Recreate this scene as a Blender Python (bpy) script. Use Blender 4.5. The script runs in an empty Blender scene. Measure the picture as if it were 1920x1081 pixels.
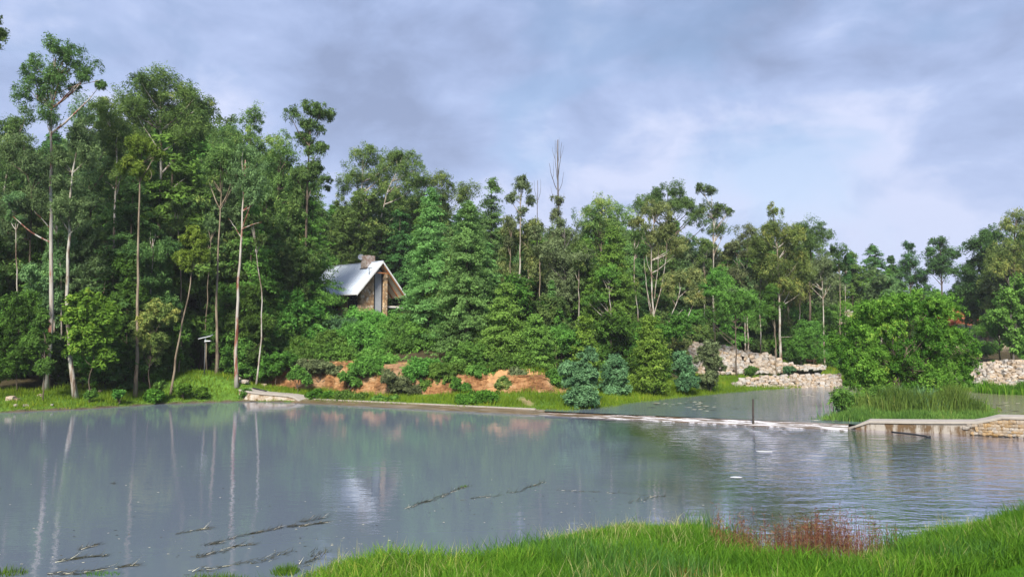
import bpy, math, random
import numpy as np
from mathutils import Vector, Matrix, Euler

# ------------------------------------------------------------------ camera, world, sun, exposure
SC = bpy.context.scene
F = 1387.0; CX = 960.0; CY = 540.5; CAMZ = 5.3; PITCH = math.atan(100.0 / F)
cam_d = bpy.data.cameras.new("camera"); cam = bpy.data.objects.new("camera", cam_d)
SC.collection.objects.link(cam); SC.camera = cam
cam_d.sensor_width = 36; cam_d.lens = F / 1920 * 36; cam_d.clip_start = 0.1; cam_d.clip_end = 3000
cam.location = (0, 0, CAMZ); cam.rotation_euler = (math.pi / 2 + PITCH, 0, 0)

SUN_EL, SUN_AZ = math.radians(39), math.radians(190)      # azimuth clockwise from +Y (the way the camera looks)
SKYO = (9.1, 6.6, 7.0)
world = bpy.data.worlds.new("World"); SC.world = world; world.use_nodes = True
def build_world():
    nt = world.node_tree; nt.nodes.clear(); N = nt.nodes.new; L = nt.links.new
    out = N('ShaderNodeOutputWorld'); bg = N('ShaderNodeBackground'); bg.inputs[1].default_value = 1.0
    sky = N('ShaderNodeTexSky'); sky.sky_type = 'NISHITA'; sky.sun_disc = False
    sky.sun_elevation = SUN_EL; sky.sun_rotation = SUN_AZ
    sky.air_density = 1.0; sky.dust_density = 1.5
    skys = N('ShaderNodeVectorMath'); skys.operation = 'SCALE'; skys.inputs[3].default_value = 0.085
    L(sky.outputs[0], skys.inputs[0])
    tc = N('ShaderNodeTexCoord'); sep = N('ShaderNodeSeparateXYZ'); L(tc.outputs['Generated'], sep.inputs[0])
    def M(op, a, b=None, c=None):
        m = N('ShaderNodeMath'); m.operation = op
        for i, v in enumerate((a, b, c)):
            if v is None: continue
            if isinstance(v, (int, float)): m.inputs[i].default_value = v
            else: L(v, m.inputs[i])
        return m.outputs[0]
    z = M('MAXIMUM', sep.outputs[2], 0.0)
    cmb = N('ShaderNodeCombineXYZ'); L(sep.outputs[0], cmb.inputs[0]); L(sep.outputs[1], cmb.inputs[1]); L(M('MULTIPLY', sep.outputs[2], 1.7), cmb.inputs[2])
    def noise(scale, detail, rough, dist, off=(0, 0, 0)):
        mp = N('ShaderNodeMapping'); mp.inputs['Location'].default_value = off; L(cmb.outputs[0], mp.inputs[0])
        n = N('ShaderNodeTexNoise'); n.inputs['Scale'].default_value = scale; n.inputs['Detail'].default_value = detail
        n.inputs['Roughness'].default_value = rough; n.inputs['Distortion'].default_value = dist
        L(mp.outputs[0], n.inputs['Vector']); return n.outputs['Fac']
    def ramp(fac, stops):
        r = N('ShaderNodeValToRGB'); L(fac, r.inputs[0]); el = r.color_ramp.elements
        while len(el) < len(stops): el.new(0.5)
        for e, (p, c) in zip(el, stops): e.position = p; e.color = (*c, 1)
        return r.outputs[0]
    big = noise(2.3, 4, 0.5, 0.4, SKYO); fine = noise(6.5, 7, 0.58, 0.25, (7.1, 2.6, SKYO[0]))
    m = M('ADD', M('MULTIPLY', big, 0.56), M('MULTIPLY', fine, 0.44))
    cloud = ramp(m, [(0.38, (0.150, 0.192, 0.305)), (0.463, (0.20, 0.255, 0.40)), (0.525, (0.245, 0.303, 0.46)), (0.60, (0.37, 0.405, 0.535))])
    # lighter band just above the horizon, as under any layer of cloud
    hz = M('POWER', M('SUBTRACT', 1.0, z), 4.5)
    mixh = N('ShaderNodeMix'); mixh.data_type = 'RGBA'; L(M('MULTIPLY', hz, 0.62), mixh.inputs[0])
    L(cloud, mixh.inputs[6]); mixh.inputs[7].default_value = (0.325, 0.37, 0.49, 1)
    gap = noise(3.4, 4, 0.55, 0.4, (1.3, 8.2 + SKYO[1], 0))
    gr = N('ShaderNodeMapRange'); gr.interpolation_type = 'SMOOTHSTEP'; L(gap, gr.inputs[0])
    gr.inputs[1].default_value = 0.52; gr.inputs[2].default_value = 0.68; gr.inputs[3].default_value = 0.0; gr.inputs[4].default_value = 0.55
    mx = N('ShaderNodeMix'); mx.data_type = 'RGBA'; L(M('MULTIPLY', gr.outputs[0], M('MINIMUM', M('MULTIPLY', z, 4.0), 1.0)), mx.inputs[0]); L(mixh.outputs[2], mx.inputs[6]); L(skys.outputs[0], mx.inputs[7])
    L(mx.outputs[2], bg.inputs[0]); L(bg.outputs[0], out.inputs[0])
build_world()
sun_d = bpy.data.lights.new("sun", 'SUN'); sun = bpy.data.objects.new("sun", sun_d); SC.collection.objects.link(sun)
sun_d.energy = 4.0; sun_d.angle = math.radians(14); sun_d.color = (1.0, 0.94, 0.82)
sd = Vector((math.sin(SUN_AZ) * math.cos(SUN_EL), math.cos(SUN_AZ) * math.cos(SUN_EL), math.sin(SUN_EL)))
sun.rotation_euler = sd.to_track_quat('Z', 'Y').to_euler(); sun.location = (0, -20, 60)
SC.view_settings.view_transform = 'Standard'; SC.view_settings.look = 'None'
SC.view_settings.exposure = 0.95; SC.view_settings.gamma = 1.0; SC.view_settings.use_curve_mapping = False
cy = SC.cycles; cy.max_bounces = 6; cy.diffuse_bounces = 5; cy.glossy_bounces = 3; cy.transmission_bounces = 3
cy.transparent_max_bounces = 4; cy.caustics_reflective = False; cy.caustics_refractive = False
try: cy.use_denoising = True
except Exception: pass

# ------------------------------------------------------------------ helpers
COL = SC.collection
RNG = np.random.default_rng(7)
sP, cP = math.sin(PITCH), math.cos(PITCH)
def ray(px, py):
    u = (px - CX) / F; v = (CY - py) / F
    return u, cP - v * sP, sP + v * cP
def P(px, py, z=0.0):                 # where the line of sight through a point of the photo meets height z
    x, y, w = ray(px, py); t = (z - CAMZ) / w
    return (x * t, y * t)
def W(px, py, Y):                     # ... and where it is Y metres away
    x, y, w = ray(px, py); t = Y / y
    return np.array((x * t, Y, CAMZ + w * t))
def XY(px, Y): return W(px, 640, Y)[0]

def tag(o, label=None, cat=None, group=None, kind=None):
    if label: o['label'] = label
    if cat: o['category'] = cat
    if group: o['group'] = group
    if kind: o['kind'] = kind
    return o
def link(name, data, mat=None, parent=None):
    o = bpy.data.objects.new(name, data); COL.objects.link(o)
    if mat is not None and data is not None and not data.materials: data.materials.append(mat)
    if parent is not None: o.parent = parent
    return o
def empty(name, loc=(0, 0, 0), rz=0):
    o = bpy.data.objects.new(name, None); COL.objects.link(o); o.location = loc; o.rotation_euler = (0, 0, rz)
    o.empty_display_size = 0.3
    return o
def mesh_np(name, V, k, attrs=None, smooth=False):
    """faces of k consecutive vertices each"""
    V = np.ascontiguousarray(V, dtype=np.float32); n = len(V); nf = n // k
    me = bpy.data.meshes.new(name); me.vertices.add(n); me.vertices.foreach_set('co', V.ravel())
    me.loops.add(n); me.loops.foreach_set('vertex_index', np.arange(n, dtype=np.int32))
    me.polygons.add(nf); me.polygons.foreach_set('loop_start', np.arange(0, n, k, dtype=np.int32))
    for nm, arr in (attrs or {}).items():
        a = me.attributes.new(nm, 'FLOAT', 'POINT'); a.data.foreach_set('value', np.ascontiguousarray(arr, dtype=np.float32))
    me.update(calc_edges=True); me.validate()
    return me
class MB:
    def __init__(s): s.v = []; s.f = []; s.n = 0
    def add(s, V, Fc):
        s.v.extend([tuple(map(float, p)) for p in V]); s.f.extend([tuple(i + s.n for i in f) for f in Fc]); s.n += len(V)
    def box(s, a, b, M=None):
        (x0, y0, z0), (x1, y1, z1) = a, b
        V = [(x0,y0,z0),(x1,y0,z0),(x1,y1,z0),(x0,y1,z0),(x0,y0,z1),(x1,y0,z1),(x1,y1,z1),(x0,y1,z1)]
        if M is not None: V = [tuple(M @ Vector(p)) for p in V]
        s.add(V, [(0,3,2,1),(4,5,6,7),(0,1,5,4),(1,2,6,5),(2,3,7,6),(3,0,4,7)])
    def prism(s, poly, d0, d1, axis=1):
        n = len(poly); mk = (lambda p, d: (p[0], d, p[1])) if axis == 1 else (lambda p, d: (d, p[0], p[1]))
        s.add([mk(p, d0) for p in poly] + [mk(p, d1) for p in poly],
              [tuple(range(n)), tuple(range(2*n-1, n-1, -1))] + [(i, i+n, (i+1) % n + n, (i+1) % n) for i in range(n)])
    def bar(s, a, b, w, h=None):
        a = Vector(a); b = Vector(b); h = h or w; d = (b - a); L = d.length; q = d.to_track_quat('X', 'Z').to_matrix().to_4x4()
        s.box((0, -w/2, -h/2), (L, w/2, h/2), Matrix.Translation(a) @ q)
    def tube(s, pts, rad, n=8, cap=True):
        pts = [Vector(p) for p in pts]; k = len(pts); V = []; Fc = []
        for i, p in enumerate(pts):
            d = (pts[min(i+1, k-1)] - pts[max(i-1, 0)]).normalized()
            u = d.orthogonal().normalized() if abs(d.z) < 0.95 else Vector((1, 0, 0)).cross(d).normalized()
            if i: 
                u = (pu - d * pu.dot(d)).normalized()
            pu = u; w = d.cross(u)
            for j in range(n):
                a = 2 * math.pi * j / n; V.append(p + (u * math.cos(a) + w * math.sin(a)) * rad[i])
        for i in range(k - 1):
            for j in range(n): Fc.append((i*n+j, i*n+(j+1) % n, (i+1)*n+(j+1) % n, (i+1)*n+j))
        if cap: Fc.append(tuple(range(n-1, -1, -1))); Fc.append(tuple((k-1)*n+j for j in range(n)))
        s.add(V, Fc)
    def mesh(s, name, smooth=False):
        me = bpy.data.meshes.new(name); me.from_pydata(s.v, [], s.f); me.update()
        if smooth: me.polygons.foreach_set('use_smooth', [True] * len(me.polygons))
        return me
    def build(s, name, mat, parent=None, smooth=False): return link(name, s.mesh(name, smooth), mat, parent)

# ------------------------------------------------------------------ materials
def new_mat(name):
    m = bpy.data.materials.new(name); m.use_nodes = True; nt = m.node_tree; nt.nodes.clear()
    N = nt.nodes.new; L = nt.links.new; out = N('ShaderNodeOutputMaterial'); return m, N, L, out
def mixc(N, L, fac, a, b):
    x = N('ShaderNodeMix'); x.data_type = 'RGBA'
    for i, v in ((0, fac), (6, a), (7, b)):
        if isinstance(v, (int, float)): x.inputs[i].default_value = v
        elif isinstance(v, tuple): x.inputs[i].default_value = (*v[:3], 1)
        else: L(v, x.inputs[i])
    return x.outputs[2]
def mth(N, L, op, *args):
    m = N('ShaderNodeMath'); m.operation = op
    for i, v in enumerate(args):
        if isinstance(v, (int, float)): m.inputs[i].default_value = v
        else: L(v, m.inputs[i])
    return m.outputs[0]
def nz(N, L, scale, detail=4, rough=0.55, vec=None, stretch=None, dist=0.0):
    n = N('ShaderNodeTexNoise'); n.inputs['Scale'].default_value = scale; n.inputs['Detail'].default_value = detail
    n.inputs['Roughness'].default_value = rough; n.inputs['Distortion'].default_value = dist
    if vec is None:
        tc = N('ShaderNodeTexCoord'); vec = tc.outputs['Object']
    if stretch:
        mp = N('ShaderNodeMapping'); mp.inputs['Scale'].default_value = stretch; L(vec, mp.inputs[0]); vec = mp.outputs[0]
    L(vec, n.inputs['Vector']); return n.outputs['Fac']
def rmp(N, L, fac, stops):
    r = N('ShaderNodeValToRGB'); L(fac, r.inputs[0]); el = r.color_ramp.elements
    while len(el) < len(stops): el.new(0.5)
    for e, (p, c) in zip(el, stops): e.position = p; e.color = (*c, 1)
    return r.outputs[0]
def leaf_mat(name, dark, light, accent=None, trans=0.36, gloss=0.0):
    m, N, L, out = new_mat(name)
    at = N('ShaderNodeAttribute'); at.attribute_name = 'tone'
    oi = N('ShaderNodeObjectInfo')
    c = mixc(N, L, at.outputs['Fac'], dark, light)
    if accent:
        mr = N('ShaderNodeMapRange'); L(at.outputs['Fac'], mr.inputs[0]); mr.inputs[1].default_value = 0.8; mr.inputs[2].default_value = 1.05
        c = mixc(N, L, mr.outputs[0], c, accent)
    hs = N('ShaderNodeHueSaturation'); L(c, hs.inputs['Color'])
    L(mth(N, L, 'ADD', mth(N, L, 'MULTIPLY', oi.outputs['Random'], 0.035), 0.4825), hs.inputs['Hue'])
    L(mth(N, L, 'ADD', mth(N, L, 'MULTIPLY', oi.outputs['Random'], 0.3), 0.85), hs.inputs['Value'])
    d = N('ShaderNodeBsdfDiffuse'); L(hs.outputs[0], d.inputs[0])
    t = N('ShaderNodeBsdfTranslucent'); L(hs.outputs[0], t.inputs[0])
    mx = N('ShaderNodeMixShader'); mx.inputs[0].default_value = trans; L(d.outputs[0], mx.inputs[1]); L(t.outputs[0], mx.inputs[2])
    if gloss:
        g = N('ShaderNodeBsdfGlossy'); g.inputs['Roughness'].default_value = 0.45; g.inputs[0].default_value = (0.8, 0.85, 0.8, 1)
        m2 = N('ShaderNodeMixShader'); m2.inputs[0].default_value = gloss; L(mx.outputs[0], m2.inputs[1]); L(g.outputs[0], m2.inputs[2]); mx = m2
    L(mx.outputs[0], out.inputs[0]); return m
def plain(name, stops, scale=3, rough=0.8, stretch=None, bump=0.0, bscale=None, metallic=0.0, spec=0.3, detail=5, perobj=0.0):
    m, N, L, out = new_mat(name); b = N('ShaderNodeBsdfPrincipled'); b.inputs['Roughness'].default_value = rough
    b.inputs['Metallic'].default_value = metallic; b.inputs['Specular IOR Level'].default_value = spec
    f = nz(N, L, scale, detail, 0.6, stretch=stretch)
    c = rmp(N, L, f, stops)
    if perobj:
        oi = N('ShaderNodeObjectInfo'); hs = N('ShaderNodeHueSaturation'); L(c, hs.inputs['Color'])
        L(mth(N, L, 'ADD', mth(N, L, 'MULTIPLY', oi.outputs['Random'], perobj), 1 - perobj * 0.6), hs.inputs['Value'])
        wn = N('ShaderNodeTexWhiteNoise'); wn.noise_dimensions = '1D'; L(mth(N, L, 'MULTIPLY', oi.outputs['Random'], 37.0), wn.inputs['W'])
        L(mth(N, L, 'ADD', mth(N, L, 'MULTIPLY', wn.outputs[0], 1.1), 0.35), hs.inputs['Saturation']); c = hs.outputs[0]
    L(c, b.inputs['Base Color'])
    if bump:
        bp = N('ShaderNodeBump'); bp.inputs['Strength'].default_value = bump; bp.inputs['Distance'].default_value = 0.05
        L(nz(N, L, bscale or scale * 3, 5, 0.6, stretch=stretch), bp.inputs['Height']); L(bp.outputs[0], b.inputs['Normal'])
    L(b.outputs[0], out.inputs[0]); return m

LM = {
 'gum':   leaf_mat('gum_leaves', (0.056, 0.110, 0.034), (0.258, 0.375, 0.103), (0.415, 0.445, 0.124)),
 'gumd':  leaf_mat('dark_gum_leaves', (0.052, 0.110, 0.036), (0.199, 0.319, 0.092)),
 'gumb':  leaf_mat('blue_gum_leaves', (0.067, 0.125, 0.058), (0.274, 0.426, 0.163)),
 'olive': leaf_mat('olive_leaves', (0.101, 0.135, 0.047), (0.319, 0.360, 0.131), (0.402, 0.342, 0.112)),
 'grey':  leaf_mat('greyish_leaves', (0.080, 0.100, 0.050), (0.264, 0.327, 0.150)),
 'feather': leaf_mat('feathery_leaves', (0.056, 0.114, 0.029), (0.198, 0.396, 0.073)),
 'featherb': leaf_mat('bluish_feathery_leaves', (0.065, 0.124, 0.043), (0.242, 0.448, 0.127)),
 'yellow': leaf_mat('yellow_green_leaves', (0.084, 0.158, 0.025), (0.279, 0.408, 0.068), (0.377, 0.435, 0.086)),
 'bright': leaf_mat('bright_green_leaves', (0.055, 0.128, 0.018), (0.218, 0.436, 0.060), (0.371, 0.495, 0.074)),
 'bush':  leaf_mat('bush_leaves', (0.061, 0.153, 0.029), (0.232, 0.449, 0.089)),
 'wattle': leaf_mat('silver_wattle_leaves', (0.065, 0.154, 0.068), (0.226, 0.424, 0.200)),
 'pine':  leaf_mat('pine_needles', (0.041, 0.089, 0.030), (0.113, 0.238, 0.067)),
 'under': leaf_mat('undergrowth_leaves', (0.037, 0.082, 0.017), (0.139, 0.288, 0.050)),
 'willow': leaf_mat('willow_leaves', (0.060, 0.165, 0.022), (0.260, 0.492, 0.075), (0.418, 0.528, 0.092)),
 'grass': leaf_mat('grass_blades', (0.050, 0.126, 0.013), (0.165, 0.316, 0.028), (0.307, 0.332, 0.065), trans=0.35),
 'fargrass': leaf_mat('bank_grass_blades', (0.075, 0.132, 0.013), (0.213, 0.296, 0.026), (0.361, 0.327, 0.053), trans=0.35),
 'lawn':  leaf_mat('lawn_blades', (0.045, 0.145, 0.014), (0.111, 0.289, 0.024), trans=0.3),
 'reed':  leaf_mat('reed_blades', (0.056, 0.132, 0.027), (0.213, 0.348, 0.072), (0.375, 0.396, 0.126), trans=0.3),
 'paler': leaf_mat('pale_reed_blades', (0.090, 0.190, 0.090), (0.220, 0.370, 0.180), trans=0.3),
 'weed':  leaf_mat('dry_weed', (0.113, 0.047, 0.032), (0.326, 0.162, 0.090), (0.151, 0.189, 0.039), trans=0.2),
 'rust':  leaf_mat('rusty_fern', (0.140, 0.090, 0.020), (0.380, 0.170, 0.040), (0.300, 0.300, 0.050), trans=0.2),
 'straw': leaf_mat('straw_stalks', (0.20, 0.20, 0.06), (0.46, 0.42, 0.20), trans=0.3),
 'wet':   leaf_mat('wet_dead_grass', (0.030, 0.031, 0.022), (0.150, 0.140, 0.094), (0.600, 0.560, 0.418), trans=0.1),
}
BARK = {
 'pale': plain('pale_gum_bark', [(0.34, (0.09, 0.05, 0.035)), (0.45, (0.22, 0.17, 0.13)), (0.53, (0.36, 0.33, 0.29)), (0.70, (0.46, 0.44, 0.41))], 1.5, 0.75, (2.2, 2.2, 0.5), 0.2),
 'tan':  plain('tan_gum_bark', [(0.34, (0.07, 0.05, 0.035)), (0.5, (0.20, 0.155, 0.11)), (0.7, (0.32, 0.27, 0.20))], 1.4, 0.8, (2.2, 2.2, 0.4), 0.2),
 'red':  plain('peeling_red_bark', [(0.36, (0.11, 0.035, 0.022)), (0.45, (0.24, 0.10, 0.065)), (0.51, (0.36, 0.32, 0.28)), (0.70, (0.50, 0.48, 0.45))], 0.8, 0.8, (2.5, 2.5, 0.35), 0.3),
 'brown': plain('brown_bark', [(0.3, (0.045, 0.033, 0.025)), (0.6, (0.13, 0.10, 0.075)), (0.8, (0.22, 0.18, 0.14))], 1.6, 0.9, (2, 2, 0.4), 0.4),
 'dead': plain('grey_dead_wood', [(0.3, (0.055, 0.05, 0.05)), (0.7, (0.17, 0.15, 0.14))], 1.6, 0.9, (2, 2, 0.5), 0.3),
}

# ------------------------------------------------------------------ terrain
def sdf(poly, X, Y):
    poly = np.array(poly, dtype=float); n = len(poly)
    d = np.full(X.shape, 1e18); inside = np.zeros(X.shape, bool)
    for i in range(n):
        a = poly[i]; b = poly[(i + 1) % n]; e = b - a; wx = X - a[0]; wy = Y - a[1]
        t = np.clip((wx * e[0] + wy * e[1]) / (e @ e + 1e-12), 0, 1)
        d = np.minimum(d, (wx - e[0] * t) ** 2 + (wy - e[1] * t) ** 2)
        c = (a[1] > Y) != (b[1] > Y)
        with np.errstate(divide='ignore', invalid='ignore'):
            xi = a[0] + (Y - a[1]) / (b[1] - a[1] + 1e-15) * (b[0] - a[0])
        inside ^= c & (X < xi)
    d = np.sqrt(d); return np.where(inside, -d, d)
NEAR = [P(*p) for p in [(-700,815),(0,773),(150,767),(300,757),(460,752),(560,754),(1060,777),(1590,804),(1920,821),(2500,860),
        (2500,930),(2050,955),(1880,978),(1750,1008),(1650,1040),(1560,1068),(1450,1062),(1400,1015),(1300,990),(1160,992),(980,1034),(850,1066),
        (740,1058),(640,1066),(585,1086),(540,1115),(330,1145),(0,1170),(-700,1210)]]
UP = [P(px, py, 0.25) for px, py in [(1062,772),(1150,764),(1250,750),(1380,737),(1480,729),(1570,723),(1700,722),(1800,734),(1920,732),(2500,735),
        (2500,845),(1920,812),(1590,797)]]
ISL = [P(px, py, 0.3) for px, py in [(1552,779),(1590,788),(1700,790),(1800,789),(1862,783),(1880,768),(1850,752),(1740,742),(1620,745),(1565,765)]]
CLX = [-60, -24, -18, -12, -5, 2.5, 60]; CLY = [75, 73, 71, 67, 65.5, 64, 64]
def sst(a, b, x):
    t = np.clip((x - a) / (b - a), 0, 1); return t * t * (3 - 2 * t)
def vnoise(X, Y, s, seed=0):
    r = np.random.default_rng(seed + 100); o = np.zeros_like(X, dtype=float)
    for k in range(6):
        f = s * (1.7 ** k); a = r.uniform(0, 6.28, 3); th = r.uniform(0, 6.28)
        o += np.sin(X * f * math.cos(th) + Y * f * math.sin(th) + a[0] + 1.3 * np.sin(Y * f * .8 * math.cos(th) - X * f * .7 * math.sin(th) + a[1])) / (1.5 ** k)
    return o / 2.6
def shore(X, Y): 
    return np.minimum(sdf(NEAR, X, Y), np.maximum(sdf(UP, X, Y), -sdf(ISL, X, Y)))
HX, HY = XY(690, 92), 92.0
def height(X, Y, s=None):
    X = np.asarray(X, float); Y = np.asarray(Y, float)
    if s is None: s = shore(X, Y)
    isl = -sdf(ISL, X, Y)
    near = Y < 32
    hn = 0.13 * np.clip(s, 0, 5) + 0.2 * np.clip(s - 5, 0, 14) + 0.1 * np.clip(s - 19, 0, 1e3) * 0.3 + 0.04 * vnoise(X, Y, 0.9)
    sc = np.clip(s, 0, 80)
    slope = 0.15 + 0.10 * np.exp(-((X + 18) / 24) ** 2)
    hf = 0.10 + (0.11 + 0.05 * sst(-22, -30, X)) * np.clip(s, 0, 6) + slope * np.clip(sc - 6, 0, 80) + 0.12 * np.clip(s - 80, 0, 400) * np.exp(-np.clip(s - 80, 0, 1e4) / 300) + 0.25 * vnoise(X, Y, 0.25) * sst(3, 12, s)
    ycl = np.interp(X, CLX, CLY); win = sst(-27, -22, X) * (1 - sst(2, 6, X))
    hf += win * (2.4 - 1.0 * sst(-10, -4, X)) * sst(0.2, 1.7, Y - ycl)
    mx, my = XY(385, 68.7), 68.7
    hf += 1.75 * np.exp(-(((X - mx) / 5.5) ** 2 + ((Y - my) / 2.7) ** 2)) * sst(0, 3.0, s)
    hx, hy = XY(1310, 99), 99
    hf += 2.4 * np.exp(-(((X - hx) / 9) ** 2 + ((Y - hy) / 6.5) ** 2))
    d = np.hypot((X - HX) / 1.1, Y - HY); g = np.exp(-(d / 7.5) ** 4); hf = hf * (1 - g) + 8.0 * g
    hi = 0.25 + 0.35 * sst(0, 2.5, isl) + 0.05 * vnoise(X, Y, 1.3)
    h = np.where(near, hn, np.where(isl > -0.2, hi, hf))
    return np.where(s < 0, np.maximum(-1.3, 0.35 * s), h)
def H(x, y): return float(height(np.array([x]), np.array([y]))[0])

def hit(px, py, y0=45.0, y1=170.0):
    Ys = np.arange(y0, y1, .4); q = [W(px, py, y) for y in Ys]; h = height(np.array([p[0] for p in q]), Ys); z = np.array([p[2] for p in q]); k = np.nonzero(z <= h)[0]
    return float(Ys[k[0]]) if len(k) else y1
def build_ground():
    xs = np.unique(np.concatenate([np.linspace(-900, -95, 14), np.arange(-95, -42, 2.2), np.arange(-42, 46, 0.62), np.arange(46, 110, 2.2), np.linspace(110, 900, 14)]))
    ys = np.unique(np.concatenate([np.linspace(-300, -6, 8), np.arange(-6, 10, 1.5), np.arange(10, 26, 0.4), np.arange(26, 54, 1.4), np.arange(54, 104, 0.55), np.arange(104, 220, 3), np.linspace(220, 1600, 16)]))
    X, Y = np.meshgrid(xs, ys); s = shore(X, Y); Z = height(X, Y, s)
    nx, ny = len(xs), len(ys)
    V = np.stack([X, Y, Z], -1).reshape(-1, 3)
    idx = np.arange(nx * ny).reshape(ny, nx)
    q = np.stack([idx[:-1, :-1], idx[:-1, 1:], idx[1:, 1:], idx[1:, :-1]], -1).reshape(-1, 4)
    me = bpy.data.meshes.new('ground'); me.vertices.add(len(V)); me.vertices.foreach_set('co', V.astype(np.float32).ravel())
    me.loops.add(q.size); me.loops.foreach_set('vertex_index', q.astype(np.int32).ravel())
    me.polygons.add(len(q)); me.polygons.foreach_set('loop_start', np.arange(0, q.size, 4, dtype=np.int32)); me.update(calc_edges=True)
    me.polygons.foreach_set('use_smooth', np.ones(len(q), bool))
    grass = np.array((0.10, 0.20, 0.03)); litter = np.array((0.06, 0.05, 0.028)); clay = np.array((0.42, 0.24, 0.12)); lawn = np.array((0.05, 0.15, 0.02)); mud = np.array((0.10, 0.085, 0.06))
    n = vnoise(X, Y, 0.5, 3)
    ycl = np.interp(X, CLX, CLY)
    left = X < -20
    fw = np.where(left, 1 - sst(5.0, 8.0, s + n), np.where(X < 5, 1 - sst(-0.6, 0.6, Y - ycl + .3 * n), 1 - sst(15, 20, s + 2 * n)))
    C = litter + (grass - litter) * fw[..., None]
    wcl = ((X > -26) & (X < 5)) * sst(-0.6, 0.2, Y - ycl) * (1 - sst(2.0, 3.2, Y - ycl))
    C = C + (clay - C) * wcl[..., None]
    # bare red bank and sandy terrace up the valley on the far side
    for (px, Yc, rx, ry, col) in [(1795, 140, 7, 6, (0.42, 0.12, 0.05)), (1835, 112, 9, 7, (0.42, 0.34, 0.26)), (985, 60, 0.55, 2.6, (0.30, 0.23, 0.13)), (1520, 84, 5, 1.0, (0.40, 0.29, 0.17)), (395, 72.0, 5.0, 1.2, (0.24, 0.11, 0.06)), (525, 73, 3, 3, (0.30, 0.16, 0.09)), (1560, 104, 4, 5, (0.35, 0.14, 0.07))]:
        g = np.exp(-(((X - XY(px, Yc)) / rx) ** 2 + ((Y - Yc) / ry) ** 2) ** 2)[..., None]; C = C + (np.array(col) - C) * g
    C = np.where(((Y > 118) & (X > 30))[..., None] & (C[..., :1] < .3), np.array((0.05, 0.075, 0.025)), C)
    nearm = (Y < 32)[..., None]; C = np.where(nearm, lawn, C); C = np.where((s < 0.25)[..., None], mud, C)
    ca = me.color_attributes.new('col', 'FLOAT_COLOR', 'POINT'); ca.data.foreach_set('color', np.concatenate([C, np.ones(C.shape[:2] + (1,))], -1).astype(np.float32).ravel())
    m, N, L, out = new_mat('ground'); b = N('ShaderNodeBsdfPrincipled'); b.inputs['Roughness'].default_value = 0.95; b.inputs['Specular IOR Level'].default_value = 0.1
    at = N('ShaderNodeAttribute'); at.attribute_name = 'col'
    f = nz(N, L, 1.3, 8, 0.7); v = rmp(N, L, f, [(0.3, (0.5, 0.5, 0.5)), (0.7, (1.35, 1.3, 1.2))])
    mm = N('ShaderNodeMix'); mm.data_type = 'RGBA'; mm.blend_type = 'MULTIPLY'; mm.inputs[0].default_value = 1; L(at.outputs['Color'], mm.inputs[6]); L(v, mm.inputs[7])
    L(mm.outputs[2], b.inputs['Base Color']); bp = N('ShaderNodeBump'); bp.inputs['Strength'].default_value = 0.6; bp.inputs['Distance'].default_value = 0.15
    L(nz(N, L, 5, 6, 0.7), bp.inputs['Height']); L(bp.outputs[0], b.inputs['Normal']); L(b.outputs[0], out.inputs[0])
    tag(link('ground', me, m), kind='structure')
build_ground()

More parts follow.
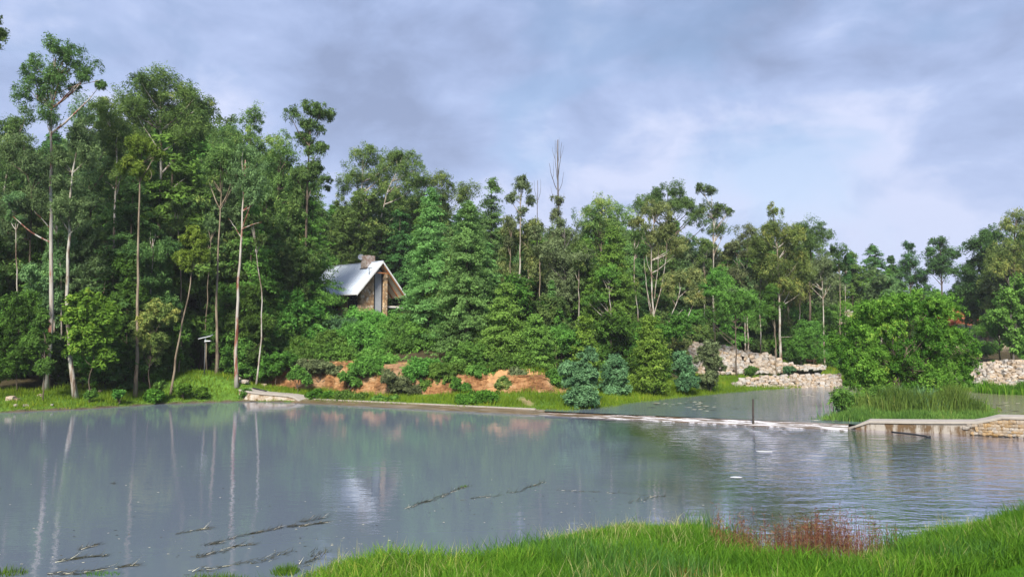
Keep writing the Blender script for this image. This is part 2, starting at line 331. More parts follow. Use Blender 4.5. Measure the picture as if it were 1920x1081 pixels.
# ------------------------------------------------------------------ water
def water_mat(name, rough_zone=True, brown=False):
    m, N, L, out = new_mat(name)
    geo = N('ShaderNodeNewGeometry'); pos = geo.outputs['Position']; sep = N('ShaderNodeSeparateXYZ'); L(pos, sep.inputs[0])
    # silty grey-blue body under a smooth reflecting surface
    body = N('ShaderNodeBsdfDiffuse')
    c = mixc(N, L, nz(N, L, 0.09, 3, 0.5, vec=pos), (0.118, 0.148, 0.190), (0.136, 0.166, 0.208))
    if brown:
        mr = N('ShaderNodeMapRange'); L(sep.outputs[0], mr.inputs[0]); mr.inputs[1].default_value = 30.0; mr.inputs[2].default_value = 34.0
        c = mixc(N, L, mr.outputs[0], c, (0.26, 0.235, 0.14))
    L(c, body.inputs[0])
    gl = N('ShaderNodeBsdfGlossy'); gl.inputs['Roughness'].default_value = 0.03; gl.inputs[0].default_value = (0.92, 0.91, 0.99, 1)
    lw = N('ShaderNodeFresnel'); lw.inputs['IOR'].default_value = 1.5
    # still, silty film over most of the pond; clearer and livelier water towards the wall and the near right shore
    fx = N('ShaderNodeMapRange'); fx.interpolation_type = 'SMOOTHSTEP'; L(mth(N, L, 'ADD', sep.outputs[0], mth(N, L, 'MULTIPLY', nz(N, L, 0.2, 3, 0.5, vec=pos), 6.0)), fx.inputs[0])
    fx.inputs[1].default_value = 6.0; fx.inputs[2].default_value = 13.0; fx.inputs[3].default_value = 0.17; fx.inputs[4].default_value = 0.26 if brown else 0.78
    fac = mth(N, L, 'MINIMUM', mth(N, L, 'ADD', mth(N, L, 'MULTIPLY', lw.outputs[0], 0.62), fx.outputs[0]), 0.92)
    mx = N('ShaderNodeMixShader'); L(fac, mx.inputs[0]); L(body.outputs[0], mx.inputs[1]); L(gl.outputs[0], mx.inputs[2])
    # ripples: long low ones everywhere, a breeze patch near the stone wall
    n1 = nz(N, L, 1.0, 3, 0.5, vec=pos, stretch=(0.9, 1.8, 1)); n2 = nz(N, L, 1.0, 3, 0.6, vec=pos, stretch=(3.0, 6.0, 1)); n3 = nz(N, L, 1.0, 2, 0.5, vec=pos, stretch=(0.35, 0.9, 1))
    gx = N('ShaderNodeMapRange'); gx.interpolation_type = 'SMOOTHSTEP'; L(sep.outputs[0], gx.inputs[0]); gx.inputs[1].default_value = 5.0; gx.inputs[2].default_value = 14.0
    gy = N('ShaderNodeMapRange'); gy.interpolation_type = 'SMOOTHSTEP'; L(sep.outputs[1], gy.inputs[0]); gy.inputs[1].default_value = 19.0; gy.inputs[2].default_value = 31.0
    z = mth(N, L, 'MULTIPLY', gx.outputs[0], gy.outputs[0])
    patch = nz(N, L, 0.12, 2, 0.5, vec=pos); z2 = mth(N, L, 'ADD', mth(N, L, 'MULTIPLY', z, 1.0), mth(N, L, 'MULTIPLY', patch, 0.08))
    hgt = mth(N, L, 'ADD', mth(N, L, 'MULTIPLY', n1, 1.0), mth(N, L, 'MULTIPLY', n2, 0.4)); hgt = mth(N, L, 'ADD', hgt, mth(N, L, 'MULTIPLY', n3, 0.7))
    bp = N('ShaderNodeBump'); bp.inputs['Strength'].default_value = 1.0
    L(mth(N, L, 'MULTIPLY', hgt, mth(N, L, 'ADD', mth(N, L, 'MULTIPLY', z2, 0.085), 0.0026)), bp.inputs['Height']); bp.inputs['Distance'].default_value = 1.0
    L(bp.outputs[0], gl.inputs['Normal']); L(mx.outputs[0], out.inputs[0]); return m
def sheet(name, poly, z, mat):
    me = bpy.data.meshes.new(name); me.from_pydata([(x, y, z) for x, y in poly], [], [tuple(range(len(poly)))]); me.update()
    return tag(link(name, me, mat), kind='structure')
weirA = np.array(P(560, 753)); weirB = np.array(P(1590, 803)); weirC = np.array(P(1920, 820)); wd = (weirC - weirB) / np.linalg.norm(weirC - weirB); weirD = weirB + wd * 45
nrm = np.array([-wd[1], wd[0]]); 
sheet('pond_water', [(-160, -5), (160, -5), tuple(weirD + nrm * .6), tuple(weirB + np.array((0.2, .5))), tuple(weirA + np.array((0, .6))), (-24, 80), (-160, 80)], 0.0, water_mat('pond_water'))
sheet('upper_pond_water', [P(1020, 770, .25), tuple(weirB + np.array((0.1, .4))), tuple(weirD + nrm * .55), (140, 50), (140, 110), (25, 110), (8, 90)], 0.25, water_mat('upper_pond_water', brown=True))

# ------------------------------------------------------------------ foliage
def unit(v): return v / (np.linalg.norm(v, axis=1, keepdims=True) + 1e-9)
def leaf_mesh(name, C, n, L, Wd, tone, droop, rng, k=3, flat=0.5):
    """C: tuft centres (N,3); n: outward dirs; per-leaf arrays already expanded"""
    N = len(C)
    nn = unit(n * 0.55 + np.array((0, 0, flat)) + rng.normal(0, 0.55, (N, 3)))
    a = unit(n * 0.5 + rng.normal(0, 0.6, (N, 3)) + np.array((0, 0, -droop)))
    a = unit(a - nn * (a * nn).sum(1, keepdims=True)); b = np.cross(nn, a)
    l = L * rng.uniform(0.6, 1.35, N)[:, None]; w = Wd * rng.uniform(0.6, 1.3, N)[:, None]
    if k == 3:
        V = np.stack([C - a * l * .5 - b * w * .5, C - a * l * .5 + b * w * .5, C + a * l * .5], 1)
    else:
        V = np.stack([C - a * l * .5, C + b * w * .5 - a * l * .05, C + a * l * .5, C - b * w * .5 - a * l * .05], 1)
    return mesh_np(name, V.reshape(-1, 3), k, {'tone': np.repeat(np.clip(tone, 0, 1.05), k)})
def clumps_to_mesh(name, cl, rng, tufts=11, m=42, L=0.3, Wd=0.13, droop=0.8, k=3, tuft_r=0.36, flat=0.5, tone_b=0.0):
    """cl: list of (centre(3), radius(3), tone)"""
    c = np.array([q[0] for q in cl]); r = np.array([q[1] for q in cl]); t = np.array([q[2] for q in cl])
    u = unit(rng.normal(size=(len(cl), tufts, 3)).reshape(-1, 3)); u[:, 2] = np.where((u[:, 2] < -0.6) & (rng.uniform(size=len(u)) < .6), -u[:, 2], u[:, 2])
    rep = np.repeat(np.arange(len(cl)), tufts)
    tc = c[rep] + u * r[rep] * rng.uniform(0.45, 1.0, (len(rep), 1)); tr = r[rep].mean(1) * tuft_r * rng.uniform(0.7, 1.3, len(rep))
    tt = t[rep] + rng.normal(0, 0.11, len(rep)) + tone_b
    rp = np.repeat(np.arange(len(tc)), m); g = rng.normal(size=(len(rp), 3)); g = unit(g) * (rng.uniform(0, 1, (len(rp), 1)) ** 0.45)
    C = tc[rp] + g * tr[rp][:, None] * np.array((1, 1, 1.05))
    out = unit(C - c[rep[rp]] + np.array((0, 0, 0.2)))
    return leaf_mesh(name, C, out, L, Wd, tt[rp] + rng.normal(0, 0.1, len(rp)), droop, rng, k, flat)
def ell_clumps(ells, rc, dens, rng, tone=(0.3, 0.7)):
    out = []
    for (c, r) in ells:
        r = np.asarray(r); area = 3.6 * (r[0] * r[2] + r[0] * r[1] * .7)
        n = max(3, int(dens * area / (rc * rc)))
        u = unit(rng.normal(size=(n, 3))); u[:, 2] = np.where((u[:, 2] < -0.7) & (rng.uniform(size=n) < .5), -u[:, 2], u[:, 2])
        rho = 0.35 + 0.62 * rng.uniform(0, 1, n) ** 0.6
        for i in range(n):
            q = rc * rng.uniform(0.6, 1.25); q = min(q, max(r) * 0.8)
            rr = np.maximum(r - q * 0.28, r * 0.5)
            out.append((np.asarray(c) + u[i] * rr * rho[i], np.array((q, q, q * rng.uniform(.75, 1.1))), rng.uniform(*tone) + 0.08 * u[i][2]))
    return out
def wig(pts, n, amp, rng):
    """smooth path through pts with n points and a little wander"""
    pts = np.array(pts, float); d = np.r_[0, np.cumsum(np.linalg.norm(np.diff(pts, axis=0), axis=1))]; s = np.linspace(0, d[-1], n)
    q = np.stack([np.interp(s, d, pts[:, i]) for i in range(3)], 1)
    if n > 3:
        for _ in range(2): q[1:-1] = (q[:-2] + 2 * q[1:-1] + q[2:]) / 4
        off = np.cumsum(rng.normal(0, amp, (n, 3)), 0); off -= off[0]; off -= np.linspace(0, 1, n)[:, None] * off[-1]; off[:, 2] *= 0.2; q += off
    return q
def trunk_mesh(path, r0, r1, limbs, rng, n=8):
    mb = MB(); k = len(path); mb.tube(path, [max(0.015, r0 + (r1 - r0) * (i / (k - 1)) ** 0.8) * (1.35 if i == 0 else 1) for i in range(k)], n)
    for (lp, a, b) in limbs:
        kk = len(lp); mb.tube(lp, [a + (b - a) * i / (kk - 1) for i in range(kk)], 5, False)
    return mb.mesh('trunk', True)
def auto_limbs(path, targets, r0, rng, frac=(0.4, 0.95), amp=0.12):
    L = []; path = np.asarray(path); zs = path[:, 2]; z0, z1 = zs[0], zs[-1]
    for c in targets:
        zc = min(c[2] - 0.6 * math.hypot(c[0] - path[-1][0], c[1] - path[-1][1]) - rng.uniform(0.2, 1.6), z0 + (z1 - z0) * frac[1])
        zc = max(zc, z0 + (z1 - z0) * frac[0]); i = int(np.argmin(abs(zs - zc))); s = path[i]
        mid = s * .45 + np.asarray(c) * .55 + np.array((0, 0, -0.12 * np.linalg.norm(np.asarray(c) - s) + .1))
        d = np.linalg.norm(np.asarray(c) - s); L.append((wig([s, mid, c], 5, amp * .5, rng), min(r0 * .5, 0.035 + 0.014 * d), 0.015))
    return L
SEED = [100]; BUILT = []
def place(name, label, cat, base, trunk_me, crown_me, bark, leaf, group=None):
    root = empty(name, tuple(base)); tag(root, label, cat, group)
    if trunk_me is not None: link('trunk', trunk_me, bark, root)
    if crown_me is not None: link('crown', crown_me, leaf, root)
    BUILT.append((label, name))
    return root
def ashore(px, Y, ms):
    while Y < 80 and float(shore(np.array([XY(px, Y)]), np.array([Y]))[0]) < ms: Y += .4
    return Y
def tree(label, Y, trunk, ells, rc=1.1, dens=0.55, leaf='gum', bark='pale', r0=None, tufts=11, m=34, L=0.30, Wd=0.092, droop=0.9, tone=(0.25, 0.75),
         name='gum_tree', cat='tree', limbs=14, extra=(), stems=(), k=3, depth=0.9, tuft_r=.42, flat=.5, min_s=1.6, wander=.05):
    """trunk: px path base->top; ells: (px, py, rx, ry); all at depth Y"""
    SEED[0] += 1; rng = np.random.default_rng(SEED[0]); s = Y / F
    Y = ashore(trunk[0][0], Y, min_s)
    s = Y / F; bx = XY(trunk[0][0], Y); bz = H(bx, Y) - 0.15; base = np.array((bx, Y, bz))
    tp = [W(px, py, Y) - base for px, py in trunk[1:]]; tp = [np.zeros(3)] + [q for q in tp if q[2] > 0.5]
    hgt = tp[-1][2]; r0 = (r0 or 0.012 * hgt + 0.03) * .78
    ct = max((W(px, py, Y) - base for px, py, rx, ry in ells), key=lambda q: q[2]) if ells else tp[-1]
    if ct[2] > tp[-1][2] + .8: tp.append(ct)
    path = wig(tp, 14, wander, rng)
    E = []
    for (px, py, rx, ry) in ells:
        c = W(px, py, Y) - base + np.array((0, rng.uniform(-.15, .15) * rx * s, 0)); E.append((c, (rx * s, rx * s * depth, ry * s)))
    cl = ell_clumps(E, rc, dens, rng, tone)
    lim = []
    if cl and limbs:
        idx = rng.choice(len(cl), min(limbs, len(cl)), replace=False); lim = auto_limbs(path, [cl[i][0] for i in idx], r0, rng)
    for ex in extra:           # bare or forked limbs drawn along px paths: (radius, [(px,py),...])
        q = [W(px, py, Y) - base + np.array((0, rng.uniform(-.4, .4), 0)) for px, py in ex[1]]
        lim.append((wig(q, 7, 0.03, rng), ex[0], ex[0] * .35))
    tm = trunk_mesh(path, r0, max(0.03, r0 * .25), lim, rng)
    cm = clumps_to_mesh('crown', cl, rng, tufts, m, L, Wd, droop, k, tuft_r, flat) if cl else None
    return place(name, label, cat, base, tm, cm, BARK[bark], LM[leaf])
def conifer_crown(h, R, rng, z0=0.08, nb=150, L=0.26, Wd=0.12, m=26, prof=0.75, droop=0.5, tip=0.35, step=0.55, k=3, up=0.12, tone=(.25, .7)):
    """layered sprays round a stem of height h"""
    tc, od, tn, trd = [], [], [], []
    for i in range(nb):
        t = z0 + (1 - z0) * rng.uniform(0, 1) ** 1.15; az = rng.uniform(0, 2 * math.pi)
        ln = R * max(0.06, (1 - t) ** prof * (0.75 + 0.25 * min(1, (t - z0) * 6 + .35))) * rng.uniform(0.6, 1.18)
        d = np.array((math.cos(az), math.sin(az), 0)); n = max(2, int(ln / step)); tb = rng.uniform(*tone)
        for j in range(n + 1):
            f = 0.3 + 0.7 * j / n; z = t * h + ln * (up * f - tip * f * f) + (0.4 if t > .9 else 0)
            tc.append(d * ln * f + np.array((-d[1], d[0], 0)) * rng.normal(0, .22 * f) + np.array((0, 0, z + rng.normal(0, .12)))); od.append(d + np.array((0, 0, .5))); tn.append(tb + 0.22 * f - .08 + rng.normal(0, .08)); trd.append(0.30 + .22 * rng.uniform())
    tc = np.array(tc); od = unit(np.array(od)); tn = np.array(tn); trd = np.array(trd)
    rp = np.repeat(np.arange(len(tc)), m); g = unit(rng.normal(size=(len(rp), 3))) * rng.uniform(0, 1, (len(rp), 1)) ** .5
    C = tc[rp] + g * trd[rp][:, None] * np.array((1.3, 1.3, 0.55))
    return leaf_mesh('crown', C, od[rp], L, Wd, tn[rp] + rng.normal(0, .09, len(rp)), droop, rng, k, 0.55)
def conifer(label, Y, px, top, half, leaf='feather', bark='brown', base_px=None, name='cypress_tree', nb=190, **kw):
    SEED[0] += 1; rng = np.random.default_rng(SEED[0]); bx = XY(base_px or px, Y); bz = H(bx, Y) - .1; base = np.array((bx, Y, bz))
    t = W(px, top, Y) - base; h = t[2]; R = half * Y / F
    path = wig([(0, 0, 0), t], 9, .03, rng); cm = conifer_crown(h, R, rng, nb=nb, **kw)
    tm = trunk_mesh(path, .014 * h + .03, .03, [], rng)
    return place(name, label, 'tree', base, tm, cm, BARK[bark], LM[leaf])

# ------------------------------------------------------------------ stones
def stone_mesh(seed, boxy=0.55, rough=0.13):
    r = np.random.default_rng(seed); V = []; idx = {}; Fc = []
    def vid(p):
        if p not in idx: idx[p] = len(V); V.append(np.array(p, float))
        return idx[p]
    for ax in range(3):
        for sgn in (-1, 1):
            for i in (-1, 0):
                for j in (-1, 0):
                    q = []
                    for a, b in ((0, 0), (1, 0), (1, 1), (0, 1)):
                        p = [0, 0, 0]; p[ax] = sgn; p[(ax + 1) % 3] = i + a; p[(ax + 2) % 3] = j + b; q.append(vid(tuple(p)))
                    Fc.append(tuple(q if sgn > 0 else q[::-1]))
    V = np.array(V); sph = V / np.linalg.norm(V, axis=1, keepdims=True); V = V * boxy * .82 + sph * (1 - boxy); V *= 1 + r.normal(0, rough, V.shape)
    V[:, :] *= 0.5 / np.abs(V).max(0); me = bpy.data.meshes.new('stone'); me.from_pydata(V.tolist(), [], Fc); me.update(); return me
STONE = plain('pale_quarry_stone', [(0.32, (0.13, 0.095, 0.065)), (0.44, (0.31, 0.245, 0.185)), (0.57, (0.42, 0.365, 0.31)), (0.72, (0.22, 0.20, 0.18))], 1.6, 0.9, None, 0.5, 6, perobj=0.35)
MASON = plain('masonry_stone', [(0.30, (0.24, 0.15, 0.085)), (0.5, (0.34, 0.25, 0.16)), (0.68, (0.40, 0.34, 0.27))], 2.0, 0.85, None, 0.5, 8, perobj=0.35)
CORE = plain('earth_between_stones', [(0.3, (0.05, 0.038, 0.026)), (0.7, (0.14, 0.10, 0.07))], 2.5, 0.95)
SM = [stone_mesh(i) for i in range(12)]
for q in SM: q.materials.append(STONE)
SM2 = [stone_mesh(40 + i, 0.35, 0.09) for i in range(8)]
for q in SM2: q.materials.append(MASON)
def rock_pile(label, base, top, Yb, Yt, size=0.62, hs=0.42, seed=0, flat=1.0, name='stone_revetment', run=None, cap=300, skip=0.0):
    """dry-laid face: base / top are px polylines; Yb, Yt depths (number or px->Y list)"""
    rng = np.random.default_rng(seed); bx = [p[0] for p in base]; tx = [p[0] for p in top]
    dep = lambda D, px: D if isinstance(D, (int, float)) else float(np.interp(px, [d[0] for d in D], [d[1] for d in D]))
    if run is not None:
        Yb = [(p[0], hit(p[0], p[1], 70.0)) for p in base]; Yt = [(p[0], float(np.interp(p[0], bx, [q[1] for q in Yb])) + run) for p in top]
    p0, p1 = min(bx), max(bx); B = lambda px: W(px, np.interp(px, bx, [p[1] for p in base]), dep(Yb, px)); T = lambda px: W(px, np.interp(px, tx, [p[1] for p in top]), dep(Yt, px))
    mid = B((p0 + p1) / 2); root = empty(name, tuple(mid)); tag(root, label, 'stone wall')
    core = MB(); n = 24; V = []
    for i in range(n + 1):
        px = p0 + (p1 - p0) * i / n; b = B(px) + np.array((0, .55, -.4)) - mid; t = T(px) + np.array((0, .6, -.55)) - mid; bk = t + np.array((0, 1.6, -2.0)); V += [b, t, bk]
    core.add(V, [(3*i+j, 3*i+3+j, 3*i+4+j, 3*i+1+j) for i in range(n) for j in range(2)]); core.build('earth_core', CORE, root)
    pts = []
    px = p0; Lx = size * F / dep(Yb, p0)
    rows = max(2, int(max(np.linalg.norm(T(p) - B(p)) for p in (p0 * .7 + p1 * .3, (p0 + p1) / 2, p0 * .3 + p1 * .7)) / (hs * .8)))
    for r in range(rows + 1):
        px = p0 + rng.uniform(0, Lx)
        while px < p1:
            b = B(px); t = T(px); ln = np.linalg.norm(t - b); z = r * hs * .8
            w = size * rng.uniform(.55, 1.5)
            if z <= ln + .1 and rng.uniform() > skip:
                pts.append((b + (t - b) * min(1, z / max(ln, .1)) + np.array((0, rng.uniform(-.15, .2), rng.uniform(-.08, .08))), w))
            px += w * .84 * F / dep(Yb, px)
    rng.shuffle(pts) if len(pts) > cap else None
    for i, (p, w) in enumerate(pts[:cap]):
        me = SM[int(rng.integers(len(SM)))]; o = bpy.data.objects.new('stone', me); COL.objects.link(o); o.parent = root
        o.location = p - mid; o.scale = (w * 1.08, size * rng.uniform(.8, 1.3), hs * rng.uniform(.75, 1.35) * (1 + .25 * (w > size)))
        o.rotation_euler = (rng.normal(0, .16), rng.normal(0, .14), rng.uniform(-.5, .5) + (math.pi if rng.uniform() < .5 else 0))
    return root
rock_pile('pale dry stone bank reaching the water left of the round leafy bush', [(1376,727),(1400,734),(1440,734),(1500,731),(1575,726)], [(1376,718),(1392,711),(1440,706),(1500,702),(1575,697)],
          [(1376,80),(1575,84)], [(1376,80.6),(1575,86.5)], .58, .34, 1)
rock_pile('large heap of pale quarried stones sloping down behind the grassy terrace', [(1262,720),(1300,712),(1350,700),(1400,698),(1440,698),(1487,692)], [(1262,668),(1300,642),(1350,647),(1400,661),(1440,666),(1487,683)],
          [(1262,86),(1487,91)], [(1262,89.5),(1350,92.5),(1487,91.6)], .66, .42, 2)
rock_pile('thin line of pale stones at the back edge of the grassy terrace', [(1488,692),(1545,691)], [(1488,684),(1545,684)], 90.6, 91.2, .5, .28, 3)
rock_pile('long grey and pale dry stone wall right of the round leafy bush', [(1796,717),(1850,720),(1900,724),(1990,728)], [(1796,683),(1850,680),(1900,677),(1990,680)],
          [(1796,87),(1990,83)], [(1796,89.5),(1990,86)], .62, .36, 4, run=2.2)
rock_pile('broken pale rock face high on the slope between the pines', [(1574,606),(1600,610),(1622,606)], [(1574,588),(1600,582),(1622,590)], 124.0, 126.5, 1.0, .7, 6)
rock_pile('low rubble terrace on the far slope under the red bank', [(1796,630),(1850,632),(1880,628)], [(1796,612),(1850,612),(1880,612)], 112.0, 118.0, 1.1, .4, 7, skip=.45, run=5.0)
SINGLE = [(20, 750, .85, .5, 'largest white boulder at the foot of the dark trees beside the grass'), (33, 751, .5, .3, 'white stone touching the right side of the largest boulder'),
          (29, 770, .35, .3, 'small white block at the waterline below the white boulder'), (47, 770, .5, .22, 'flat white stone at the waterline beside the small block'),
          (97, 768, .3, .2, 'pinkish pebble alone at the waterline'), (171, 735, .6, .4, 'whitish rock in the grass right of the leaning gum foot'),
          (188, 734, .4, .22, 'small flat white stone in grass near the edge of shade'), (458, 717, .9, .5, 'heap of white rubble stones at the top of the concrete ramp'),
          (448, 716, .5, .35, 'smaller rubble stone left of the white heap above the ramp'), (495, 715, .7, .4, 'half hidden white rock in grass right of the ramp'),
          (1568, 669, .8, .9, 'pale standing rock beside the left flank of the round bush'), (76, 742, .6, .25, 'flat grey stone in leaf litter under the pale gum')]
for i, (px, py, w, h, lb) in enumerate(SINGLE):
    Y = 64.0 if py < 745 else 58.0
    if px > 440: Y = 69.0
    if px > 1500: Y = 93.0
    for _ in range(6):       # walk along the line of sight to where it meets the slope
        p = W(px, py, Y); g = H(p[0], Y); Y -= (g - p[2]) / (0.12 + (CAMZ - p[2]) / Y)
        Y = min(max(Y, 50), 110)
    p = W(px, py, Y); o = link('boulder', SM[i % 12]); o.location = (p[0], Y, H(p[0], Y) + h * .3); o.scale = (w, w * .7, h); o.rotation_euler = (0, 0, i * 1.3)
    tag(o, lb, 'rock')

# ------------------------------------------------------------------ clay bank (eroded cut face)
def clay_bank():
    xs = np.arange(-25.5, 5, .11); vs = np.linspace(0, 1, 26); Xg, Vg = np.meshgrid(xs, vs)
    yb = np.interp(Xg, CLX, CLY); win = sst(-26, -22.5, Xg) * (1 - sst(2.5, 5.5, Xg))
    gully = vnoise(Xg, Xg * 0 + 3, 1.1, 5); fine = vnoise(Xg, Vg * 5, 2.6, 6); led = np.sin(Vg * 11 + gully * 2) * .5 + np.sin(Vg * 23 + Xg * .7) * .25
    Yp = yb - .55 + 1.75 * Vg ** .8 - .6 * gully * (1 - Vg * .4) - .16 * fine + .12 * led - .17 * np.abs(vnoise(Xg * 1.0, Vg * 1.2, 4.6, 61)) * (1.2 - Vg) - .07 * vnoise(Xg, Vg * 6, 9.0, 62)
    zb = np.array([[H(x, np.interp(x, CLX, CLY) - .6) for x in xs]]) * np.ones_like(Vg)
    Z = zb - .25 + (2.95 * win * (1 - .42 * sst(-10, -4, Xg)) + .1) * Vg + .07 * led - .12 * (vnoise(Xg, Xg * 0, .9, 9)) * Vg
    V = np.stack([Xg, Yp, Z], -1).reshape(-1, 3); nx = len(xs); idx = np.arange(V.shape[0]).reshape(len(vs), nx)
    q = np.stack([idx[:-1, :-1], idx[:-1, 1:], idx[1:, 1:], idx[1:, :-1]], -1).reshape(-1, 4)
    me = bpy.data.meshes.new('clay_bank'); me.from_pydata(V.tolist(), [], q.tolist()); me.update()
    m, N, L, out = new_mat('clay'); b = N('ShaderNodeBsdfPrincipled'); b.inputs['Roughness'].default_value = .95; b.inputs['Specular IOR Level'].default_value = .1
    f = nz(N, L, .55, 8, .7, stretch=(1, 1, 1.6)); c = rmp(N, L, f, [(.36, (.10, .055, .03)), (.45, (.19, .09, .038)), (.55, (.34, .185, .085)), (.70, (.44, .31, .19))])
    g = nz(N, L, .23, 3, .5); c = mixc(N, L, rmp(N, L, g, [(.45, (0, 0, 0)), (.58, (1, 1, 1))]), c, mixc(N, L, f, (.16, .085, .045), (.42, .28, .17)))
    L(c, b.inputs['Base Color']); bp = N('ShaderNodeBump'); bp.inputs['Strength'].default_value = .8; bp.inputs['Distance'].default_value = .2; L(nz(N, L, 3, 7, .7), bp.inputs['Height']); L(bp.outputs[0], b.inputs['Normal']); L(b.outputs[0], out.inputs[0])
    tag(link('clay_bank', me, m), kind='structure')
clay_bank()

def red_bank():
    us = np.linspace(0, 1, 40); vs = np.linspace(0, 1, 10); V = []; Yb = 127.0
    for v in vs:
        for u in us:
            p = W(1764 + 62 * u, 606 - 6 * u, Yb); t = math.sin(math.pi * min(1, u * 1.05)) ** .4
            V.append((p[0] + .5 * math.sin(v * 7 + u * 9), Yb + 2.2 * v + .8 * math.sin(u * 23) * (1 - v) + .3 * math.sin(u * 61 + v * 9), p[2] - .6 + 3.0 * v * t + .2 * math.sin(u * 31)))
    q = [(j * 40 + i, j * 40 + i + 1, (j + 1) * 40 + i + 1, (j + 1) * 40 + i) for j in range(9) for i in range(39)]
    me = bpy.data.meshes.new('red_bank'); me.from_pydata(V, [], q); me.update()
    tag(link('red_bank', me, plain('red_earth', [(.35, (.17, .04, .02)), (.55, (.38, .11, .045)), (.7, (.46, .24, .13))], .8, .95, None, .6, 3)), kind='structure')
red_bank()

# ------------------------------------------------------------------ weir and dam walls
def concrete(name, stain):
    m, N, L, out = new_mat(name); b = N('ShaderNodeBsdfPrincipled'); b.inputs['Roughness'].default_value = .8
    base = mixc(N, L, nz(N, L, 2.2, 6, .6), (.26, .225, .19), (.42, .385, .345))
    if stain:
        geo = N('ShaderNodeNewGeometry'); s = N('ShaderNodeSeparateXYZ'); L(geo.outputs['Position'], s.inputs[0])
        f = nz(N, L, .8, 6, .7, stretch=(1, 1, .6)); f2 = nz(N, L, 2.4, 5, .7, stretch=(1, 1, .15))
        low = N('ShaderNodeMapRange'); L(s.outputs[2], low.inputs[0]); low.inputs[1].default_value = .58; low.inputs[2].default_value = .42
        k = mth(N, L, 'MULTIPLY', rmp(N, L, mth(N, L, 'ADD', mth(N, L, 'MULTIPLY', f, .6), mth(N, L, 'MULTIPLY', f2, .4)), [(.45, (0, 0, 0)), (.53, (1, 1, 1))]), low.outputs[0])
        base = mixc(N, L, k, base, mixc(N, L, f, (.025, .028, .012), (.17, .09, .04)))
    L(base, b.inputs['Base Color']); bp = N('ShaderNodeBump'); bp.inputs['Strength'].default_value = .4; bp.inputs['Distance'].default_value = .04; L(nz(N, L, 9, 6, .6), bp.inputs['Height']); L(bp.outputs[0], b.inputs['Normal'])
    L(b.outputs[0], out.inputs[0]); return m
CONC = concrete('pale_concrete', False); STAIN = concrete('stained_render', True)
def sweep(name, stations, prof_fn, mat, parent):
    """stations: list of (xy, normal(back), ...) ; prof_fn(i) -> list of (offset back, z)"""
    V = []; k = None
    for i, (p, n) in enumerate(stations):
        pr = prof_fn(i); k = len(pr); V += [(p[0] + n[0] * o, p[1] + n[1] * o, z) for o, z in pr]
    Fc = [(i*k+j, (i+1)*k+j, (i+1)*k+(j+1) % k, i*k+(j+1) % k) for i in range(len(stations)-1) for j in range(k)]
    Fc += [tuple(range(k)), tuple(len(V) - 1 - j for j in range(k))]
    mb = MB(); mb.add(V, Fc); o = mb.build(name, mat, parent); return o
def offset_stations(pts):
    out = []
    for i, p in enumerate(pts):
        a = np.array(pts[max(i-1, 0)]); b = np.array(pts[min(i+1, len(pts)-1)]); d = (b - a) / np.linalg.norm(b - a); out.append((np.array(p), np.array((-d[1], d[0]))))
    return out
def dam_wall(label, st_px, ztop, name, width, stone_from=None, stone_to=None, wallmat=None):
    pts = [P(px, py) for px, py in st_px]; st = offset_stations(pts)
    root = empty(name, (0, 0, 0)); tag(root, label, 'dam wall')
    sweep('cap', st, lambda i: [(-.09, ztop[i] - .13), (-.09, ztop[i] - .02), (-.05, ztop[i]), (width, ztop[i] + .015), (width, ztop[i] - .13)], CONC, root)
    sweep('wall', st, lambda i: [(0, -.6), (0, max(ztop[i] - .131, -.55)), (width - .06, max(ztop[i] - .131, -.55)), (width - .06, -.6)], wallmat or STAIN, root)
    if stone_from:
        rng = np.random.default_rng(3); A = np.array([q[0] for q in st_px], float)
        z = .02; row = 0
        while z < 1.15:
            px = stone_from + rng.uniform(0, 12); hh = rng.uniform(.16, .24)
            while px < stone_to:
                w = rng.uniform(.2, .46); zt = float(np.interp(px, A, ztop)) - .2
                if z + .06 < zt and (px > stone_from + 14 or rng.uniform() < .5):
                    i = int(np.searchsorted(A, px)) - 1; i = max(0, min(i, len(pts) - 2)); f = (px - A[i]) / (A[i+1] - A[i]); p = np.array(pts[i]) * (1 - f) + np.array(pts[i+1]) * f; n = st[i][1]
                    o = bpy.data.objects.new('stone', SM2[int(rng.integers(8))]); COL.objects.link(o); o.parent = root
                    o.location = (p[0] - n[0] * .02, p[1] - n[1] * .02, min(z + hh / 2 + rng.uniform(-.03, .03), zt - .02)); o.scale = (w * 1.05, .16, hh * rng.uniform(.9, 1.25))
                    o.rotation_euler = (0, rng.normal(0, .15), math.atan2(-n[0], n[1]) + rng.normal(0, .08))
                px += w * F / 42 * .80
            z += hh * .84; row += 1
    return root
R_PX = [1588, 1605, 1630, 1700, 1770, 1830, 1855, 1880, 1920, 2040, 2300, 2480]
R_PY = [802, 804, 805.5, 809, 812.5, 815.5, 817, 818, 820, 826, 840, 850]
dam_wall('stained concrete dam wall with stone masonry end and pale sloping cap', list(zip(R_PX, R_PY)), [.02, .24, .55, .62, .70, .78, .93, 1.12, 1.14, 1.15, 1.15, 1.15], 'dam_wall', 1.25, 1812, 2060)
dam_wall('short rough concrete ramp beside the grass mound at the left end of the weir', list(zip([448, 470, 490, 515, 540, 552, 566], [751.5, 752, 752.3, 752.6, 753, 753.2, 754])), [1.05, .88, .76, .68, .6, .45, .05], 'concrete_ramp', 1.7, wallmat=plain('rough_stained_concrete', [(.35, (.16, .10, .055)), (.48, (.36, .28, .20)), (.62, (.50, .45, .39))], 2.2, .9, None, .8, 7))
